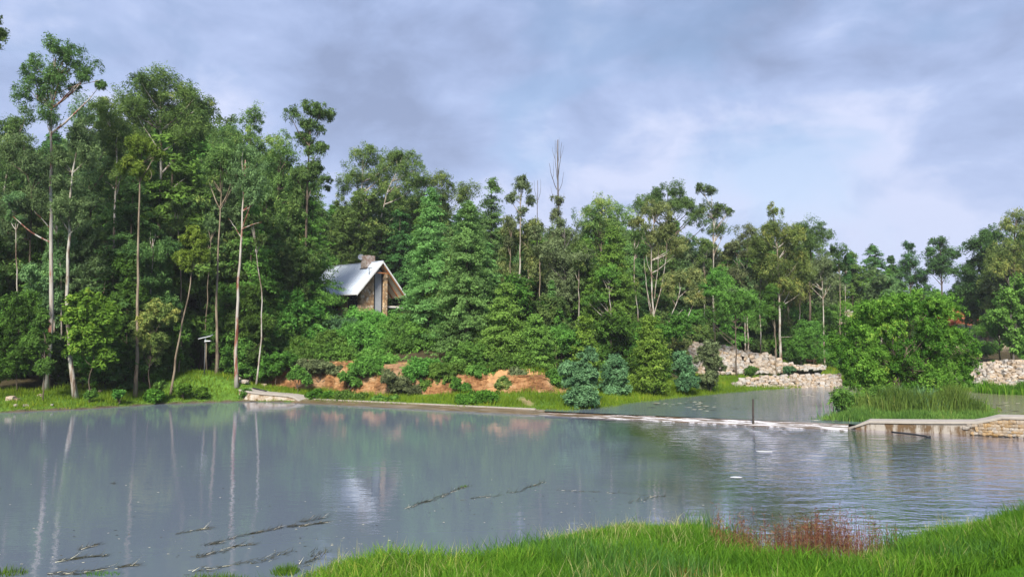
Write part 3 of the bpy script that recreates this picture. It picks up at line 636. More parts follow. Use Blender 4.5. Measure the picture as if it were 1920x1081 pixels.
def weir():
    m, N, L, out = new_mat('wet_weir'); b = N('ShaderNodeBsdfPrincipled'); geo = N('ShaderNodeNewGeometry'); pos = geo.outputs['Position']; s = N('ShaderNodeSeparateXYZ'); L(pos, s.inputs[0])
    mp = N('ShaderNodeMapping'); ang = math.atan2((weirB - weirA)[1], (weirB - weirA)[0]); mp.inputs['Rotation'].default_value = (0, 0, -ang); L(pos, mp.inputs[0])
    f = nz(N, L, 1.0, 6, .7, vec=mp.outputs[0], stretch=(.55, 5.0, 5.0)); foam = rmp(N, L, f, [(.50, (0, 0, 0)), (.56, (1, 1, 1))])
    side = N('ShaderNodeMapRange'); L(s.outputs[0], side.inputs[0]); side.inputs[1].default_value = 0.0; side.inputs[2].default_value = 9.0; side.inputs[3].default_value = .12
    wet = mixc(N, L, nz(N, L, .8, 5, .6), (.05, .045, .035), (.22, .14, .075))
    c = mixc(N, L, mth(N, L, 'MULTIPLY', foam, side.outputs[0]), wet, (.72, .70, .72)); L(c, b.inputs['Base Color']); b.inputs['Roughness'].default_value = .28
    bp = N('ShaderNodeBump'); bp.inputs['Strength'].default_value = .6; bp.inputs['Distance'].default_value = .05; L(f, bp.inputs['Height']); L(bp.outputs[0], b.inputs['Normal']); L(b.outputs[0], out.inputs[0])
    root = empty('weir', (0, 0, 0)); tag(root, 'long low concrete weir with water spilling across between the two ponds', 'weir')
    n = 60; rng = np.random.default_rng(9); pts = [weirA + (weirB - weirA) * i / n for i in range(n + 1)]; st = offset_stations(pts)
    pts2 = [(p[0] + rng.normal(0, .04), p[1] + rng.normal(0, .06)) for p in pts]; st2 = [(np.array(q), s_[1]) for q, s_ in zip(pts2, st)]
    sweep('spillway', st2, lambda i: [(-1.0, -.3), (-1.0, .015), (-.55, .07 + rng.uniform(0, .03)), (0.05, .20 + rng.uniform(0, .03)), (.45, .24), (.45, -.3)], m, root)
    sweep('crest', st[:32], lambda i: [(.452, -.3), (.452, .30), (.72, .31), (.72, -.3)], CONC, root)
    sweep('crest', st[31:], lambda i: [(.452, -.3), (.452, .235), (.62, .238), (.62, -.3)], CONC, root)
weir()
mb = MB(); a = W(1409, 795, 50.2); mb.tube([(0, 0, -.6), (0, 0, .9), (0.02, 0, 1.6)], [.075, .07, .06], 7); mb2 = mb.build('marker_post', plain('dark_post', [(.3, (.03, .026, .022)), (.7, (.07, .06, .05))], 3, .8)); mb2.location = (a[0], a[1], 0.05)
mb2.location.y = float(np.interp(a[0], [weirA[0], weirB[0]], [weirA[1], weirB[1]])) - .3; mb2.location.x = XY(1409, mb2.location.y)
tag(mb2, 'thin dark post standing upright in the weir', 'post')
BLACK = plain('black_plastic', [(.3, (.012, .013, .015)), (.7, (.03, .03, .033))], 4, .4)
q0 = P(1672, 810, .08); q1 = P(1745, 817.5, .06)
mb = MB(); q0 = np.array((*q0, .10)); q1 = np.array((*q1, .04)); pts = wig([q0, (q0 + q1) / 2 + np.array((0, -.12, .02)), q1], 9, .01, RNG); mb.tube(pts - q0, [.055] * 9, 8)
o = mb.build('floating_pipe', BLACK, None, True); o.location = q0; tag(o, 'black plastic pipe lying on the water below the stained dam wall', 'pipe')
mb = MB(); pp = [np.array((*P(462, 752, 0), 1.12)) + np.array((0, 1.5, 0)), np.array((*P(476, 752, 0), .97)) + np.array((0, 1.4, 0)), np.array((*P(490, 752.3, 0), .84)) + np.array((0, 1.3, 0))]; mb.tube([p - pp[0] for p in pp], [.06] * 3, 8); o = mb.build('ramp_pipe', BLACK, None, True); o.location = pp[0]; tag(o, 'black pipe running down the top of the short concrete ramp', 'pipe')

# ------------------------------------------------------------------ solar lamp on the mound
def solar_lamp():
    Y = 68.2; x = XY(385, Y); z = H(x, Y); root = empty('solar_lamp', (x, Y, z)); tag(root, 'slim solar lamp post with tilted panel on the grass mound', 'lamp post')
    top = W(387, 640, Y)[2] - z; white = plain('white_metal', [(.3, (.62, .64, .66)), (.7, (.78, .8, .82))], 3, .4)
    mb = MB(); mb.tube([(0, 0, -.3), (0, 0, top)], [.06, .045], 8); mb.build('pole', plain('dark_grey_metal', [(.3, (.05, .055, .06)), (.7, (.1, .1, .11))], 3, .5), root, True)
    mb = MB(); mb.tube([(0, 0, top - .05), (0, 0, top + .35)], [.11, .05], 8); mb.build('mount', white, root, True)
    mb = MB(); mb.box((.05, -.13, top + .02), (.5, .13, top + .1)); mb.build('lamp_head', white, root)
    M = Matrix.Translation((0.02, 0, top + .42)) @ Euler((math.radians(12), math.radians(-13), 0)).to_matrix().to_4x4()
    mb = MB(); mb.box((-.58, -.35, 0), (.58, .35, .05), M); f = mb.build('panel_frame', white, root)
    mb = MB(); mb.box((-.54, -.31, .052), (.54, .31, .06), M); mb.build('solar_panel', plain('solar_cells', [(.3, (.02, .03, .06)), (.7, (.04, .06, .12))], 2, .15), root)
solar_lamp()

# ------------------------------------------------------------------ house
def house():
    phi = math.radians(50); Ya = 90.0; apex = W(718, 491, Ya)            # front end of the ridge
    Wd = 3.9; RH = 4.15; LEN = 11.0; OV = 0.9
    root = empty('stone_cottage', (apex[0], apex[1], 8.0), phi); tag(root, 'small stone cottage with steep pale metal roof and deep timber gable among the trees', 'house')
    zr = apex[2] - 8.0; ze = zr - RH
    roofm = plain('pale_zinc_roof', [(.35, (.58, .65, .76)), (.65, (.66, .72, .82))], .8, .45, (6, .4, .4), 0.05)
    white = plain('white_trim', [(.3, (.66, .66, .66)), (.7, (.78, .78, .78))], 3, .6); soff = plain('cream_ceiling_boards', [(.3, (.74, .66, .54)), (.7, (.82, .75, .64))], 1.2, .8)
    wood = plain('orange_brown_timber', [(.3, (.34, .12, .045)), (.7, (.5, .21, .08))], 2, .6, (1, 4, 1)); dark = plain('dark_frames', [(.3, (.02, .02, .022)), (.7, (.04, .04, .045))], 3, .5)
    glass, N, L, out = new_mat('window_glass'); b = N('ShaderNodeBsdfPrincipled'); b.inputs['Base Color'].default_value = (.02, .03, .04, 1); b.inputs['Roughness'].default_value = .05; b.inputs['Specular IOR Level'].default_value = .8; L(b.outputs[0], out.inputs[0])
    curt = plain('pale_blind', [(.3, (.30, .33, .38)), (.7, (.40, .43, .48))], 2, .8)
    # brown fieldstone walling
    sm, N, L, out = new_mat('brown_fieldstone'); b = N('ShaderNodeBsdfPrincipled'); b.inputs['Roughness'].default_value = .9
    vo = N('ShaderNodeTexVoronoi'); vo.inputs['Scale'].default_value = 3.2; tc = N('ShaderNodeTexCoord'); L(tc.outputs['Object'], vo.inputs['Vector']); ve = N('ShaderNodeTexVoronoi'); ve.feature = 'DISTANCE_TO_EDGE'; ve.inputs['Scale'].default_value = 3.2; L(tc.outputs['Object'], ve.inputs['Vector'])
    sp = N('ShaderNodeSeparateColor'); L(vo.outputs['Color'], sp.inputs[0]); c = rmp(N, L, sp.outputs[0], [(.0, (.30, .17, .08)), (.4, (.50, .33, .18)), (.75, (.58, .42, .26)), (1, (.60, .52, .42))])
    ed = N('ShaderNodeMapRange'); L(ve.outputs['Distance'], ed.inputs[0]); ed.inputs[2].default_value = .07; c = mixc(N, L, ed.outputs[0], (.26, .20, .15), c); L(c, b.inputs['Base Color'])
    bp = N('ShaderNodeBump'); bp.inputs['Strength'].default_value = .8; bp.inputs['Distance'].default_value = .05; L(ed.outputs[0], bp.inputs['Height']); L(bp.outputs[0], b.inputs['Normal']); L(b.outputs[0], out.inputs[0])
    th = .12
    def slope(sgn, y0, y1, t0, t1, mat, name, par, x_in=0, x_out=Wd):       # a slab that follows the roof pitch
        k = RH / Wd; mb = MB(); poly = [(sgn * x_in, zr - x_in * k + t0), (sgn * x_out, zr - x_out * k + t0), (sgn * x_out, zr - x_out * k + t1), (sgn * x_in, zr - x_in * k + t1)]
        if sgn > 0: poly = poly[::-1]
        mb.prism(poly, y0, y1); return mb.build(name, mat, par)
    roof = empty('roof'); roof.parent = root
    seam = MB()
    for i in range(20):
        y = .3 + i * .55
        for sg in (-1, 1): seam.bar((sg * .05, y, zr - .05 * RH / Wd + .135), (sg * (Wd - .02), y, zr - (Wd - .02) * RH / Wd + .135), .03, .03)
    ml = slope(-1, 0, LEN, -.0, th, roofm, 'roof_sheet', roof); slope(1, 0, LEN, 0, th, roofm, 'roof_sheet', roof)
    so = seam.build('standing_seams', roofm, roof); so['kind'] = 'stuff'
    slope(-1, .01, OV + 6, -.06, -.002, soff, 'soffit', roof, .05, Wd - .03); slope(1, .01, OV + 6, -.06, -.002, soff, 'soffit', roof, .05, Wd - .03)
    slope(-1, -.06, -.002, -.14, th + .02, white, 'barge_board', roof, 0, Wd); slope(1, -.06, -.002, -.14, th + .02, white, 'barge_board', roof, 0, Wd)
    mb = MB(); mb.bar((0, -.05, zr + .15), (0, LEN, zr + .15), .22, .05); mb.build('ridge_cap', roofm, roof)
    mb = MB(); mb.box((-Wd - .1, 0, ze - .04), (-Wd - .002, LEN, ze + .08)); mb.build('gutter', white, roof)
    # rafters under the deep gable
    for y, sides in ((.12, (-1, 1)), (1.3, (1,)), (2.5, (1,))):
        for sg in sides: slope(sg, y, y + .12, -.24, -.062, wood, 'rafter', roof, .08, Wd - .15)
    mb = MB(); mb.box((-1.0, .13, zr - 1.4), (1.0, .23, zr - 1.27)); mb.build('collar_beam', wood, roof)
    slope(-1, 8.2, 8.26, th, th + .05, dark, 'flashing', roof, .1, Wd - .1)
    # chimney: through the ridge
    ch = MB(); ch.box((-.75, 2.1, zr - 1.2), (.5, 3.3, zr + .95)); chim = ch.build('chimney', plain('chimney_stone', [(.35, (.26, .17, .13)), (.5, (.42, .33, .28)), (.65, (.50, .45, .42))], 3, .9, None, .6, 6), roof)
    fl = MB(); fl.prism([(-.86, zr - .86 * RH / Wd + .13), (-.752, zr - .752 * RH / Wd + .13), (-.752, zr - .62), (-.86, zr - .74)], 2.0, 3.4); fl.build('chimney_flashing', dark, chim)
    dsh = MB(); n = 14
    ring = [(-.05 + 0, 0, 0)]; V = [(0, 0, 0)]
    for r_, d_ in ((.2, .03), (.38, .10)):
        for j in range(n): V.append((d_ * -1, r_ * math.cos(j * 2 * math.pi / n), r_ * math.sin(j * 2 * math.pi / n)))
    Fc = [(0, 1 + j, 1 + (j + 1) % n) for j in range(n)] + [(1 + j, 1 + n + j, 1 + n + (j + 1) % n, 1 + (j + 1) % n) for j in range(n)]
    V2 = [(x + .02, y, z) for x, y, z in V]; dsh.add(V, Fc); dsh.add(V2, [tuple(reversed(f)) for f in Fc]); do = dsh.build('satellite_dish', curt, chim); do.location = (-.8, 3.25, zr + .75); do.rotation_euler = (0, .3, .9)
    ant = MB(); ax, ay = -1.7, .5; az = zr - 1.7 * RH / Wd; ant.bar((ax, ay, az), (ax, ay, az + 1.0), .05); ant.bar((ax - .5, ay, az + .95), (ax + .5, ay + .1, az + 1.02), .04)
    for j in range(5): ant.bar((ax - .4 + j * .2, ay - .25, az + .98), (ax - .4 + j * .2, ay + .25, az + .98), .02)
    ant.build('aerial', dark, roof)
    # walls: gable wall recessed OV behind the rake
    gy = OV; t = .35; hw = 2.6; hr = 3.45; k = RH / Wd
    def gable_z(x): return zr - abs(x) * k - .07
    a0, a1, a2 = -0.6, 0.78, 1.28
    mb = MB(); mb.prism([(-hw, -2.2), (a0, -2.2), (a0, gable_z(a0)), (-hw, gable_z(-hw))], gy, gy + t); mb.build('wall', sm, root)
    mb = MB(); mb.prism([(a1 + .002, -2.2), (a2, -2.2), (a2, gable_z(a2)), (a1 + .002, gable_z(a1 + .002))], gy - .3, gy + .25); mb.build('pillar', sm, root)
    mb = MB(); mb.prism([(a1 + .11, -2.2), (hr, -2.2), (hr, gable_z(hr)), (a1 + .11, gable_z(a1 + .11))], gy + 2.6, gy + 2.9); mb.build('wall', plain('dark_render', [(.3, (.06, .05, .045)), (.7, (.12, .1, .09))], 2, .9), root)
    mb = MB(); mb.box((a1 - .1, gy + .26, -2.2), (a1 + .1, gy + 2.88, gable_z(a1 + .1) - .02)); mb.build('wall', sm, root)
    # tall window whose head follows the pitch
    g = MB(); g.prism([(a0 + .002, 0), (a1, 0), (a1, gable_z(a1)), (0, gable_z(0)), (a0 + .002, gable_z(a0))], gy + .12, gy + .16); w = g.build('window', glass, root)
    fr = MB(); fr.box((a0 + .004, gy + .02, -.6), (a0 + .16, gy + .118, gable_z(a0 + .16))); fr.box((a1 - .12, gy + .02, -.6), (a1, gy + .118, gable_z(a1))); fr.box((a0 + .162, gy + .03, .75), (a1 - .122, gy + .117, .9)); fr.build('frame', dark, w)
    for x in (a0 + .6, a0 + 1.05):
        fr = MB(); fr.box((x - .035, gy + .04, 0), (x + .035, gy + .116, .748)); fr.build('mullion', dark, w)
    bl = MB(); bl.prism([(a0 + .22, .95), (a1 - .16, .95), (a1 - .16, gable_z(a1) - .2), (0, gable_z(0) - .5), (a0 + .22, gable_z(a0) - .3)], gy + .09, gy + .11); bl.build('blind', curt, w)
    # rafters that follow the window head
    for sg in (-1, 1): slope(sg, gy - .2, gy - .05, -.26, -.062, wood, 'verge_timber', roof, .05, 1.5)
    # doors in the open right bay
    dr = MB(); dr.box((a2 + .1, gy + 2.5, -.2), (hr - .1, gy + 2.59, 1.75)); d = dr.build('door', glass, root)
    for x in (a2 + .12, a2 + .75, a2 + 1.38, hr - .2):
        fr = MB(); fr.box((x, gy + 2.45, -.2), (x + .08, gy + 2.498, 1.75)); fr.build('door_frame', dark, d)
    mb = MB(); mb.box((a2 + .01, 1.0, 1.55), (Wd + .5, 1.12, 1.7)); mb.build('beam', white, root)
    mb = MB(); mb.box((a2 + .01, 1.13, 1.72), (Wd + .5, gy + 2.58, 1.78)); mb.build('porch_ceiling', soff, root)
    # long left side
    wx = -hw
    def side(y0, y1, z0, z1, name, mat, dx=0, par=root, tt=.3):
        m_ = MB(); m_.box((wx + dx, y0, z0), (wx + dx + tt, y1, z1)); return m_.build(name, mat, par)
    top = zr - hw * k - .07
    side(gy + t + .002, gy + .6, -2.2, top, 'wall', sm); side(gy + 2.6, gy + 4.3, -2.2, top, 'wall', sm); side(gy + 6.2, LEN - .2, -2.2, top, 'wall', sm)
    side(gy + .602, gy + 2.598, -2.2, -.3, 'wall', sm, .02); side(gy + 4.302, gy + 6.198, -2.2, .3, 'wall', sm, .02)
    for (y0, y1, z0, nm) in ((gy + .602, gy + 2.598, -.298, 4), (gy + 4.302, gy + 6.198, .302, 2)):
        g = side(y0, y1, z0, top - .25, 'window', glass, .15, root, .04)
        m_ = MB(); m_.box((wx + .05, y0, top - .248), (wx + .25, y1, top)); m_.build('lintel', dark, g)
        for i in range(nm + 1):
            yy = y0 + (y1 - y0) * i / nm; yy = min(max(yy, y0 + .04), y1 - .04); m_ = MB(); m_.box((wx + .08, yy - .035, z0), (wx + .148, yy + .035, top - .25)); m_.build('mullion', dark, g)
        m_ = MB(); m_.box((wx + .12, y0, z0 + (top - z0) * .6), (wx + .14, y1, z0 + (top - z0) * .6 + .05)); m_.build('transom', white, g)
        for i in range(nm):
            yy = y0 + (y1 - y0) * (i + .5) / nm; m_ = MB(); m_.box((wx + .20, yy - .17, z0 + .1), (wx + .23, yy + .17, z0 + .6 * (top - z0))); m_.build('curtain', curt, g)
    mb = MB(); mb.box((hr - .3, gy + 2.902, -2.2), (hr, LEN - .2, zr - hr * k - .1)); mb.build('wall', sm, root)
    mb = MB(); mb.prism([(-hw, -2.2), (hr, -2.2), (hr, zr - hr * k - .1), (0, zr - .1), (-hw, top - .02)], LEN - .2, LEN + .1); mb.build('wall', sm, root)
    mb = MB(); mb.box((-hw + .32, gy + 4.2, -2), (hr - .32, gy + 4.3, zr - hr * k - .12)); mb.build('inner_wall', plain('dim_plaster', [(.3, (.1, .09, .08)), (.7, (.16, .15, .14))], 2, .9), root)
    mb = MB(); mb.box((-hw, -.2, -2.4), (hr, gy - .31, -.25)); mb.build('porch_base', sm, root)
house()

# ------------------------------------------------------------------ trees one can pick out
# -- left group of tall gums
tree('tallest pale gum at the left with umbrella crown far above the rest', 63.5, [(90,740),(93,600),(94,520),(98,450),(95,380),(94,300),(97,220),(96,165),(104,110)],
     [(70,128,42,34),(118,104,42,32),(155,125,26,26),(170,150,20,18),(60,178,34,30),(100,190,30,34),(90,220,26,20),(110,150,40,30),(186,160,12,8)], rc=.95, dens=.42, leaf='gumd', bark='red', r0=.30, limbs=24, m=26,
     extra=[(.09,[(94,455),(60,440),(22,405)]), (.06,[(93,430),(80,412),(64,395)]), (.05,[(96,175),(140,160),(190,152)])])
tree('second gum from the tallest one with a leaning dark foot', 61.5, [(147,738),(138,690),(124,620),(124,540),(127,450),(128,400),(130,330),(132,300)],
     [(142,398,36,30),(125,350,26,20),(150,250,34,36),(170,290,26,24),(118,298,24,24)], rc=.95, dens=.55, leaf='gumb', bark='pale', r0=.27, limbs=12, m=34)
tree('slender pale gum between the second and the bent trunk', 70, [(214,720),(214,560),(214,430),(218,340),(222,250)],
     [(205,225,44,40),(238,260,36,32),(200,275,30,26),(225,320,34,26)], rc=1.0, dens=.55, leaf='gum', bark='pale', r0=.26, limbs=12, extra=[(.05,[(215,360),(225,345),(232,330)]),(.05,[(216,355),(205,345),(196,340)])])
tree('gum with smooth bent tan trunk and light tufted crown', 64.5, [(258,735),(258,640),(257,560),(262,500),(258,440),(262,380),(263,310),(266,270)],
     [(258,275,30,20),(290,295,18,18),(245,310,20,14),(270,325,22,12)], rc=.75, dens=.7, leaf='yellow', bark='tan', r0=.23, limbs=10, extra=[(.03,[(280,340),(284,328),(278,310)])])
tree('broad domed dark gum, the widest crown of the left group', 74, [(290,720),(294,560),(294,500),(300,410),(303,330),(307,280),(300,220)],
     [(300,165,62,42),(255,190,44,40),(350,200,48,44),(300,215,60,44),(385,235,30,30),(345,265,40,36),(260,250,36,34)], rc=1.35, dens=.62, leaf='gum', bark='pale', r0=.4, limbs=22, m=40, tone=(.15,.7),
     extra=[(.08,[(302,360),(325,352),(348,335)])])
tree('small leaning gum with yellow-green top beside the grass bank', 61, [(323,708),(333,640),(345,590),(356,530),(360,490),(366,440)],
     [(362,450,24,24),(352,485,20,22),(376,480,14,18)], rc=.6, dens=.8, leaf='yellow', bark='tan', r0=.15, limbs=8)
tree('forked brown-stemmed gum left of the shaggy pale trunk', 69, [(408,712),(407,560),(410,450),(413,390),(418,360)],
     [(418,300,34,36),(400,330,22,26),(440,320,20,28)], rc=.95, dens=.6, leaf='gum', bark='tan', r0=.2, limbs=8, extra=[(.07,[(413,395),(400,370),(392,335)]),(.07,[(414,390),(428,360),(440,330)])])
tree('shaggy pale gum with drooping light crown', 67, [(446,715),(446,580),(450,500),(454,430),(456,390),(458,340)],
     [(460,300,30,30),(475,345,26,30),(440,350,20,28),(466,375,26,20)], rc=.95, dens=.6, leaf='gumb', bark='red', r0=.25, limbs=10, droop=1.4, extra=[(.05,[(452,445),(440,425),(430,410)]),(.06,[(454,430),(475,418),(490,416)])])
tree('dark gum at the left edge behind the tallest pale trunk', 72, [(8,740),(6,600),(4,440),(6,330)], [(8,260,40,48),(30,310,40,40),(0,360,40,40),(40,235,26,26)], rc=1.2, dens=.55, leaf='gumd', bark='pale', r0=.28)
tree('gum overhanging from beyond the left edge of the view', 50, [(-120,800),(-112,500),(-100,250),(-80,120)], [(-70,60,70,60),(-8,40,20,16),(0,66,16,16),(-12,92,14,14),(-90,150,60,50)], rc=.7, dens=.6, leaf='gumd', bark='pale', r0=.35, m=26)
tree('leafy gum filling the gap under the umbrella crown', 68, [(60,740),(58,560),(60,420),(58,330)], [(40,300,48,46),(85,330,40,40),(40,390,50,40),(90,400,40,34),(30,440,44,34)], rc=1.15, dens=.55, leaf='gumb', bark='brown', r0=.2, tone=(.1,.6))
tree('dense green gum between the umbrella crown and the domed crown', 73, [(168,730),(168,560),(170,420),(170,330)], [(160,215,40,34),(190,250,44,40),(150,300,40,40),(195,330,44,40),(160,390,44,40)], rc=1.2, dens=.55, leaf='gumb', bark='brown', r0=.22, tone=(.1,.6))
tree('pointed gum rising left of the tall umbrella topped one', 84, [(468,700),(468,500),(468,350),(470,230)], [(470,220,22,24),(462,258,36,32),(490,290,40,36),(440,285,30,30),(470,330,50,36)], rc=1.1, dens=.6, leaf='gum', bark='brown', r0=.3)
tree('rounded olive gum behind the shaggy pale one', 80, [(520,700),(520,500),(522,380),(522,300)], [(520,290,36,40),(545,340,40,44),(500,360,44,40),(530,410,48,44)], rc=1.15, dens=.6, leaf='gum', bark='brown', r0=.3, tone=(.2,.8))
tree('tall thin gum with mushroom shaped top and see-through middle', 79, [(572,690),(574,500),(576,400),(580,300),(582,230)],
     [(583,208,32,18),(548,215,16,12),(622,218,15,12),(582,240,28,18),(570,270,22,24),(596,285,22,24),(585,315,24,20),(572,330,26,22),(605,340,20,20),(560,370,24,22)], rc=.75, dens=.5, leaf='gumd', bark='brown', r0=.28, m=26, limbs=24)
tree('gum filling the slope between the left dome and the thin mushroom top', 90, [(420,700),(420,500),(420,300)], [(418,260,28,26),(400,300,40,36),(430,340,50,40)], rc=1.3, dens=.6, leaf='gum', bark='pale', r0=.3)
# -- behind and beside the house
tree('gum with two pale stems behind the cottage chimney', 101, [(668,590),(668,490),(674,410),(680,360),(684,330)],
     [(680,300,42,24),(730,310,44,28),(655,340,30,28),(700,340,50,24)], rc=1.3, dens=.6, leaf='gum', bark='pale', r0=.3, limbs=16, extra=[(.06,[(675,400),(662,385),(650,372)])])
tree('leaning pale gum just right of the cottage ridge', 99, [(704,590),(703,480),(708,450),(716,410),(722,385),(728,350)],
     [(758,300,30,20),(770,330,34,26),(738,365,34,20),(775,350,22,22),(750,395,20,14)], rc=1.2, dens=.55, leaf='gum', bark='pale', r0=.24, limbs=14, extra=[(.05,[(706,460),(730,450),(752,440)]),(.05,[(714,425),(730,415),(742,404)])])
tree('olive gum peeping over the right of the tall conifers', 104, [(818,600),(818,450),(818,380)], [(820,345,34,24),(850,370,34,26),(790,350,24,26),(880,365,24,24),(812,400,50,30)], rc=1.3, dens=.6, leaf='gum', bark='brown', r0=.3)
conifer('large feathery tree overlapping the left end of the cottage roof', 81, 588, 372, 84, leaf='feather', base_px=570, nb=330, m=26, tip=.22, prof=.55, tone=(.2,.75))
conifer('dark feathery tree left of the one hiding the roof', 76, 500, 440, 60, leaf='feather', nb=220, tone=(.1,.5))
conifer('left one of the two tall blue-green conifers right of the cottage', 76, 806, 362, 72, leaf='featherb', nb=300, prof=.6, tip=.3, tone=(.25,.75))
conifer('right one of the two tall blue-green conifers beside the cottage', 73, 876, 388, 80, leaf='featherb', nb=330, prof=.6, tip=.3, tone=(.2,.7))
conifer('dark green narrow conifer behind the blue-green pair', 88, 922, 338, 44, leaf='featherb', nb=220, prof=.45, tone=(.05,.45))
conifer('bushy light green conifer at the foot of the blue-green pair', 70, 948, 540, 60, leaf='bush', nb=190, prof=.5, tone=(.3,.8), z0=.02)
conifer('low spreading conifer over the clay bank', 68, 1005, 600, 46, leaf='bush', nb=120, prof=.5, tone=(.2,.7), z0=.02)
# -- middle
tree('thin pale gum with sparse purple-grey top left of the dead spire', 79, [(976,640),(975,560),(976,470),(977,400),(977,360)],
     [(976,350,22,18),(960,372,14,10),(992,378,14,12),(977,400,12,14)], rc=.7, dens=.55, leaf='grey', bark='pale', r0=.2, m=22, limbs=14, extra=[(.05,[(976,538),(984,528),(996,518)])])
tree('hanging brown-olive foliage column round the thin pale trunk', 80.5, [(990,660),(990,540),(988,430)], [(962,430,20,40),(955,500,22,44),(992,450,20,44),(1004,510,24,44),(975,550,26,30)], rc=.85, dens=.7, leaf='olive', bark='tan', r0=.14, droop=1.8)
tree('dead-topped dark tree with bare spire above the whole centre', 86, [(1047,660),(1047,560),(1046,470),(1044,400),(1045,340),(1046,262)],
     [(1045,372,14,16),(1044,410,18,18),(1042,450,24,24),(1040,500,34,34)], rc=.8, dens=.5, leaf='grey', bark='dead', r0=.3, m=22, limbs=16, name='dead_tree',
     extra=[(.05,[(1046,335),(1051,300),(1053,268)]),(.045,[(1046,345),(1040,300),(1041,262)]),(.05,[(1044,355),(1034,330),(1030,306)]),(.04,[(1045,362),(1055,345),(1057,322)]),(.03,[(1046,310),(1049,285),(1048,258)]),(.025,[(1036,335),(1038,315),(1037,300)]),(.03,[(1046,300),(1043,280),(1044,264)]),(.03,[(1045,380),(1036,365),(1033,348)]),(.025,[(1046,390),(1055,375),(1058,362)]),(.025,[(1050,300),(1056,285),(1057,274)]),(.025,[(1041,300),(1036,286),(1036,276)])])
tree('small bare dead tree left of the tall dead spire', 90, [(1009,650),(1009,450),(1009,385),(1008,338)], [(1006,430,16,16)], rc=.7, dens=.5, leaf='grey', bark='dead', r0=.13, m=18, name='dead_tree', extra=[(.03,[(1009,380),(1003,360),(1002,338)]),(.03,[(1009,375),(1014,355),(1013,336)])])
tree('round-headed gum right of the dead spire', 96, [(1128,650),(1128,500),(1128,400)], [(1130,385,26,20),(1105,410,28,24),(1158,410,32,24),(1130,440,48,34)], rc=1.2, dens=.62, leaf='gum', bark='brown', r0=.28, tone=(.25,.85))
tree('grey-green bush-headed gum below the dead spire', 82, [(1058,700),(1058,600),(1058,520)], [(1058,430,28,34),(1040,480,34,34),(1078,490,34,34),(1050,540,40,36)], rc=1.0, dens=.5, leaf='grey', bark='dead', r0=.2)
conifer('bright green feathery tree standing over the blue-green shrubs', 82, 1150, 432, 62, leaf='feather', bark='tan', nb=260, prof=.5, z0=.3, tone=(.35,.9))
tree('pale bare-stemmed sapling under the bright feathery tree', 80, [(1149,668),(1144,620),(1143,570),(1142,520)], [(1142,520,24,20),(1120,560,24,20)], rc=.9, dens=.6, leaf='feather', bark='pale', r0=.13)
conifer('mid green feathery tree between the dead spire and bright feathery tree', 84, 1098, 455, 44, leaf='feather', nb=200, prof=.5, tone=(.3,.8), z0=.12)
tree('wide dark umbrella gum on the skyline above the white-limbed tree', 106, [(1250,650),(1250,500),(1250,400),(1252,365)], [(1255,362,34,14),(1222,374,26,14),(1290,385,26,16),(1200,392,20,12),(1310,410,26,24),(1250,390,46,14)], rc=1.1, dens=.6, leaf='gumd', bark='brown', r0=.3, limbs=18)
tree('white-limbed gum with several pale stems in the middle of the wood', 84, [(1228,640),(1226,590),(1224,540),(1224,470),(1222,430)],
     [(1230,395,32,18),(1205,425,24,24),(1255,430,30,26),(1232,450,26,20),(1275,470,22,30)], rc=.95, dens=.55, leaf='olive', bark='pale', r0=.2, limbs=14, droop=1.3, m=28,
     extra=[(.07,[(1226,590),(1240,545),(1248,500),(1252,460)]),(.06,[(1228,600),(1214,560),(1208,520),(1206,480)]),(.055,[(1226,560),(1234,500),(1236,450)]),(.05,[(1226,520),(1216,495),(1210,470)])])
tree('gum with long leaning white stems over the stone heap', 80, [(1238,650),(1246,620),(1262,590),(1272,560),(1278,530)],
     [(1270,525,22,18),(1300,525,20,22),(1250,545,18,14),(1305,560,18,20)], rc=.8, dens=.6, leaf='olive', bark='pale', r0=.11, limbs=3, m=26,
     extra=[(.07,[(1266,640),(1288,600),(1298,570),(1310,545)]),(.055,[(1236,650),(1222,600),(1214,560),(1210,530)]),(.055,[(1240,640),(1260,600),(1280,580)])])
tree('tall open gum with airy dark tufts left of the grey crowns', 99, [(1340,650),(1338,560),(1337,490),(1336,430),(1338,380)],
     [(1306,352,12,8),(1328,358,16,14),(1334,390,20,16),(1354,400,18,18),(1320,395,12,12),(1345,430,22,14)], rc=.8, dens=.5, leaf='gumd', bark='pale', r0=.2, limbs=20, m=22, extra=[(.05,[(1338,455),(1352,435),(1360,410)])])
tree('greyish gum with a veil of thin upright stems', 97, [(1400,660),(1401,560),(1400,480),(1400,440)], [(1398,440,24,22),(1378,470,22,30),(1418,480,22,34),(1395,520,28,30)], rc=1.0, dens=.5, leaf='grey', bark='pale', r0=.15,
     extra=[(.06,[(1398,600),(1390,540),(1380,480)]),(.06,[(1402,600),(1412,540),(1420,490)]),(.07,[(1395,545),(1378,515),(1362,500)])])
tree('large olive gum with long pale bole right of the veil of stems', 94, [(1464,672),(1462,620),(1460,560),(1458,490),(1452,420)],
     [(1450,398,14,14),(1450,430,30,22),(1430,460,28,28),(1480,450,34,28),(1440,500,34,28),(1495,500,32,32),(1470,540,36,26)], rc=1.05, dens=.6, leaf='gum', bark='pale', r0=.25, limbs=18, tone=(.3,.9),
     extra=[(.06,[(1462,575),(1480,565),(1500,550)]),(.06,[(1462,560),(1450,520),(1438,490)]),(.05,[(1464,632),(1478,631),(1484,631)])])
tree('dark rounded gum behind the large olive one', 108, [(1520,650),(1520,540),(1520,450)], [(1518,428,26,18),(1545,445,20,22),(1498,440,22,20),(1520,465,40,26),(1545,490,30,30)], rc=1.15, dens=.6, leaf='gumd', bark='brown', r0=.3)
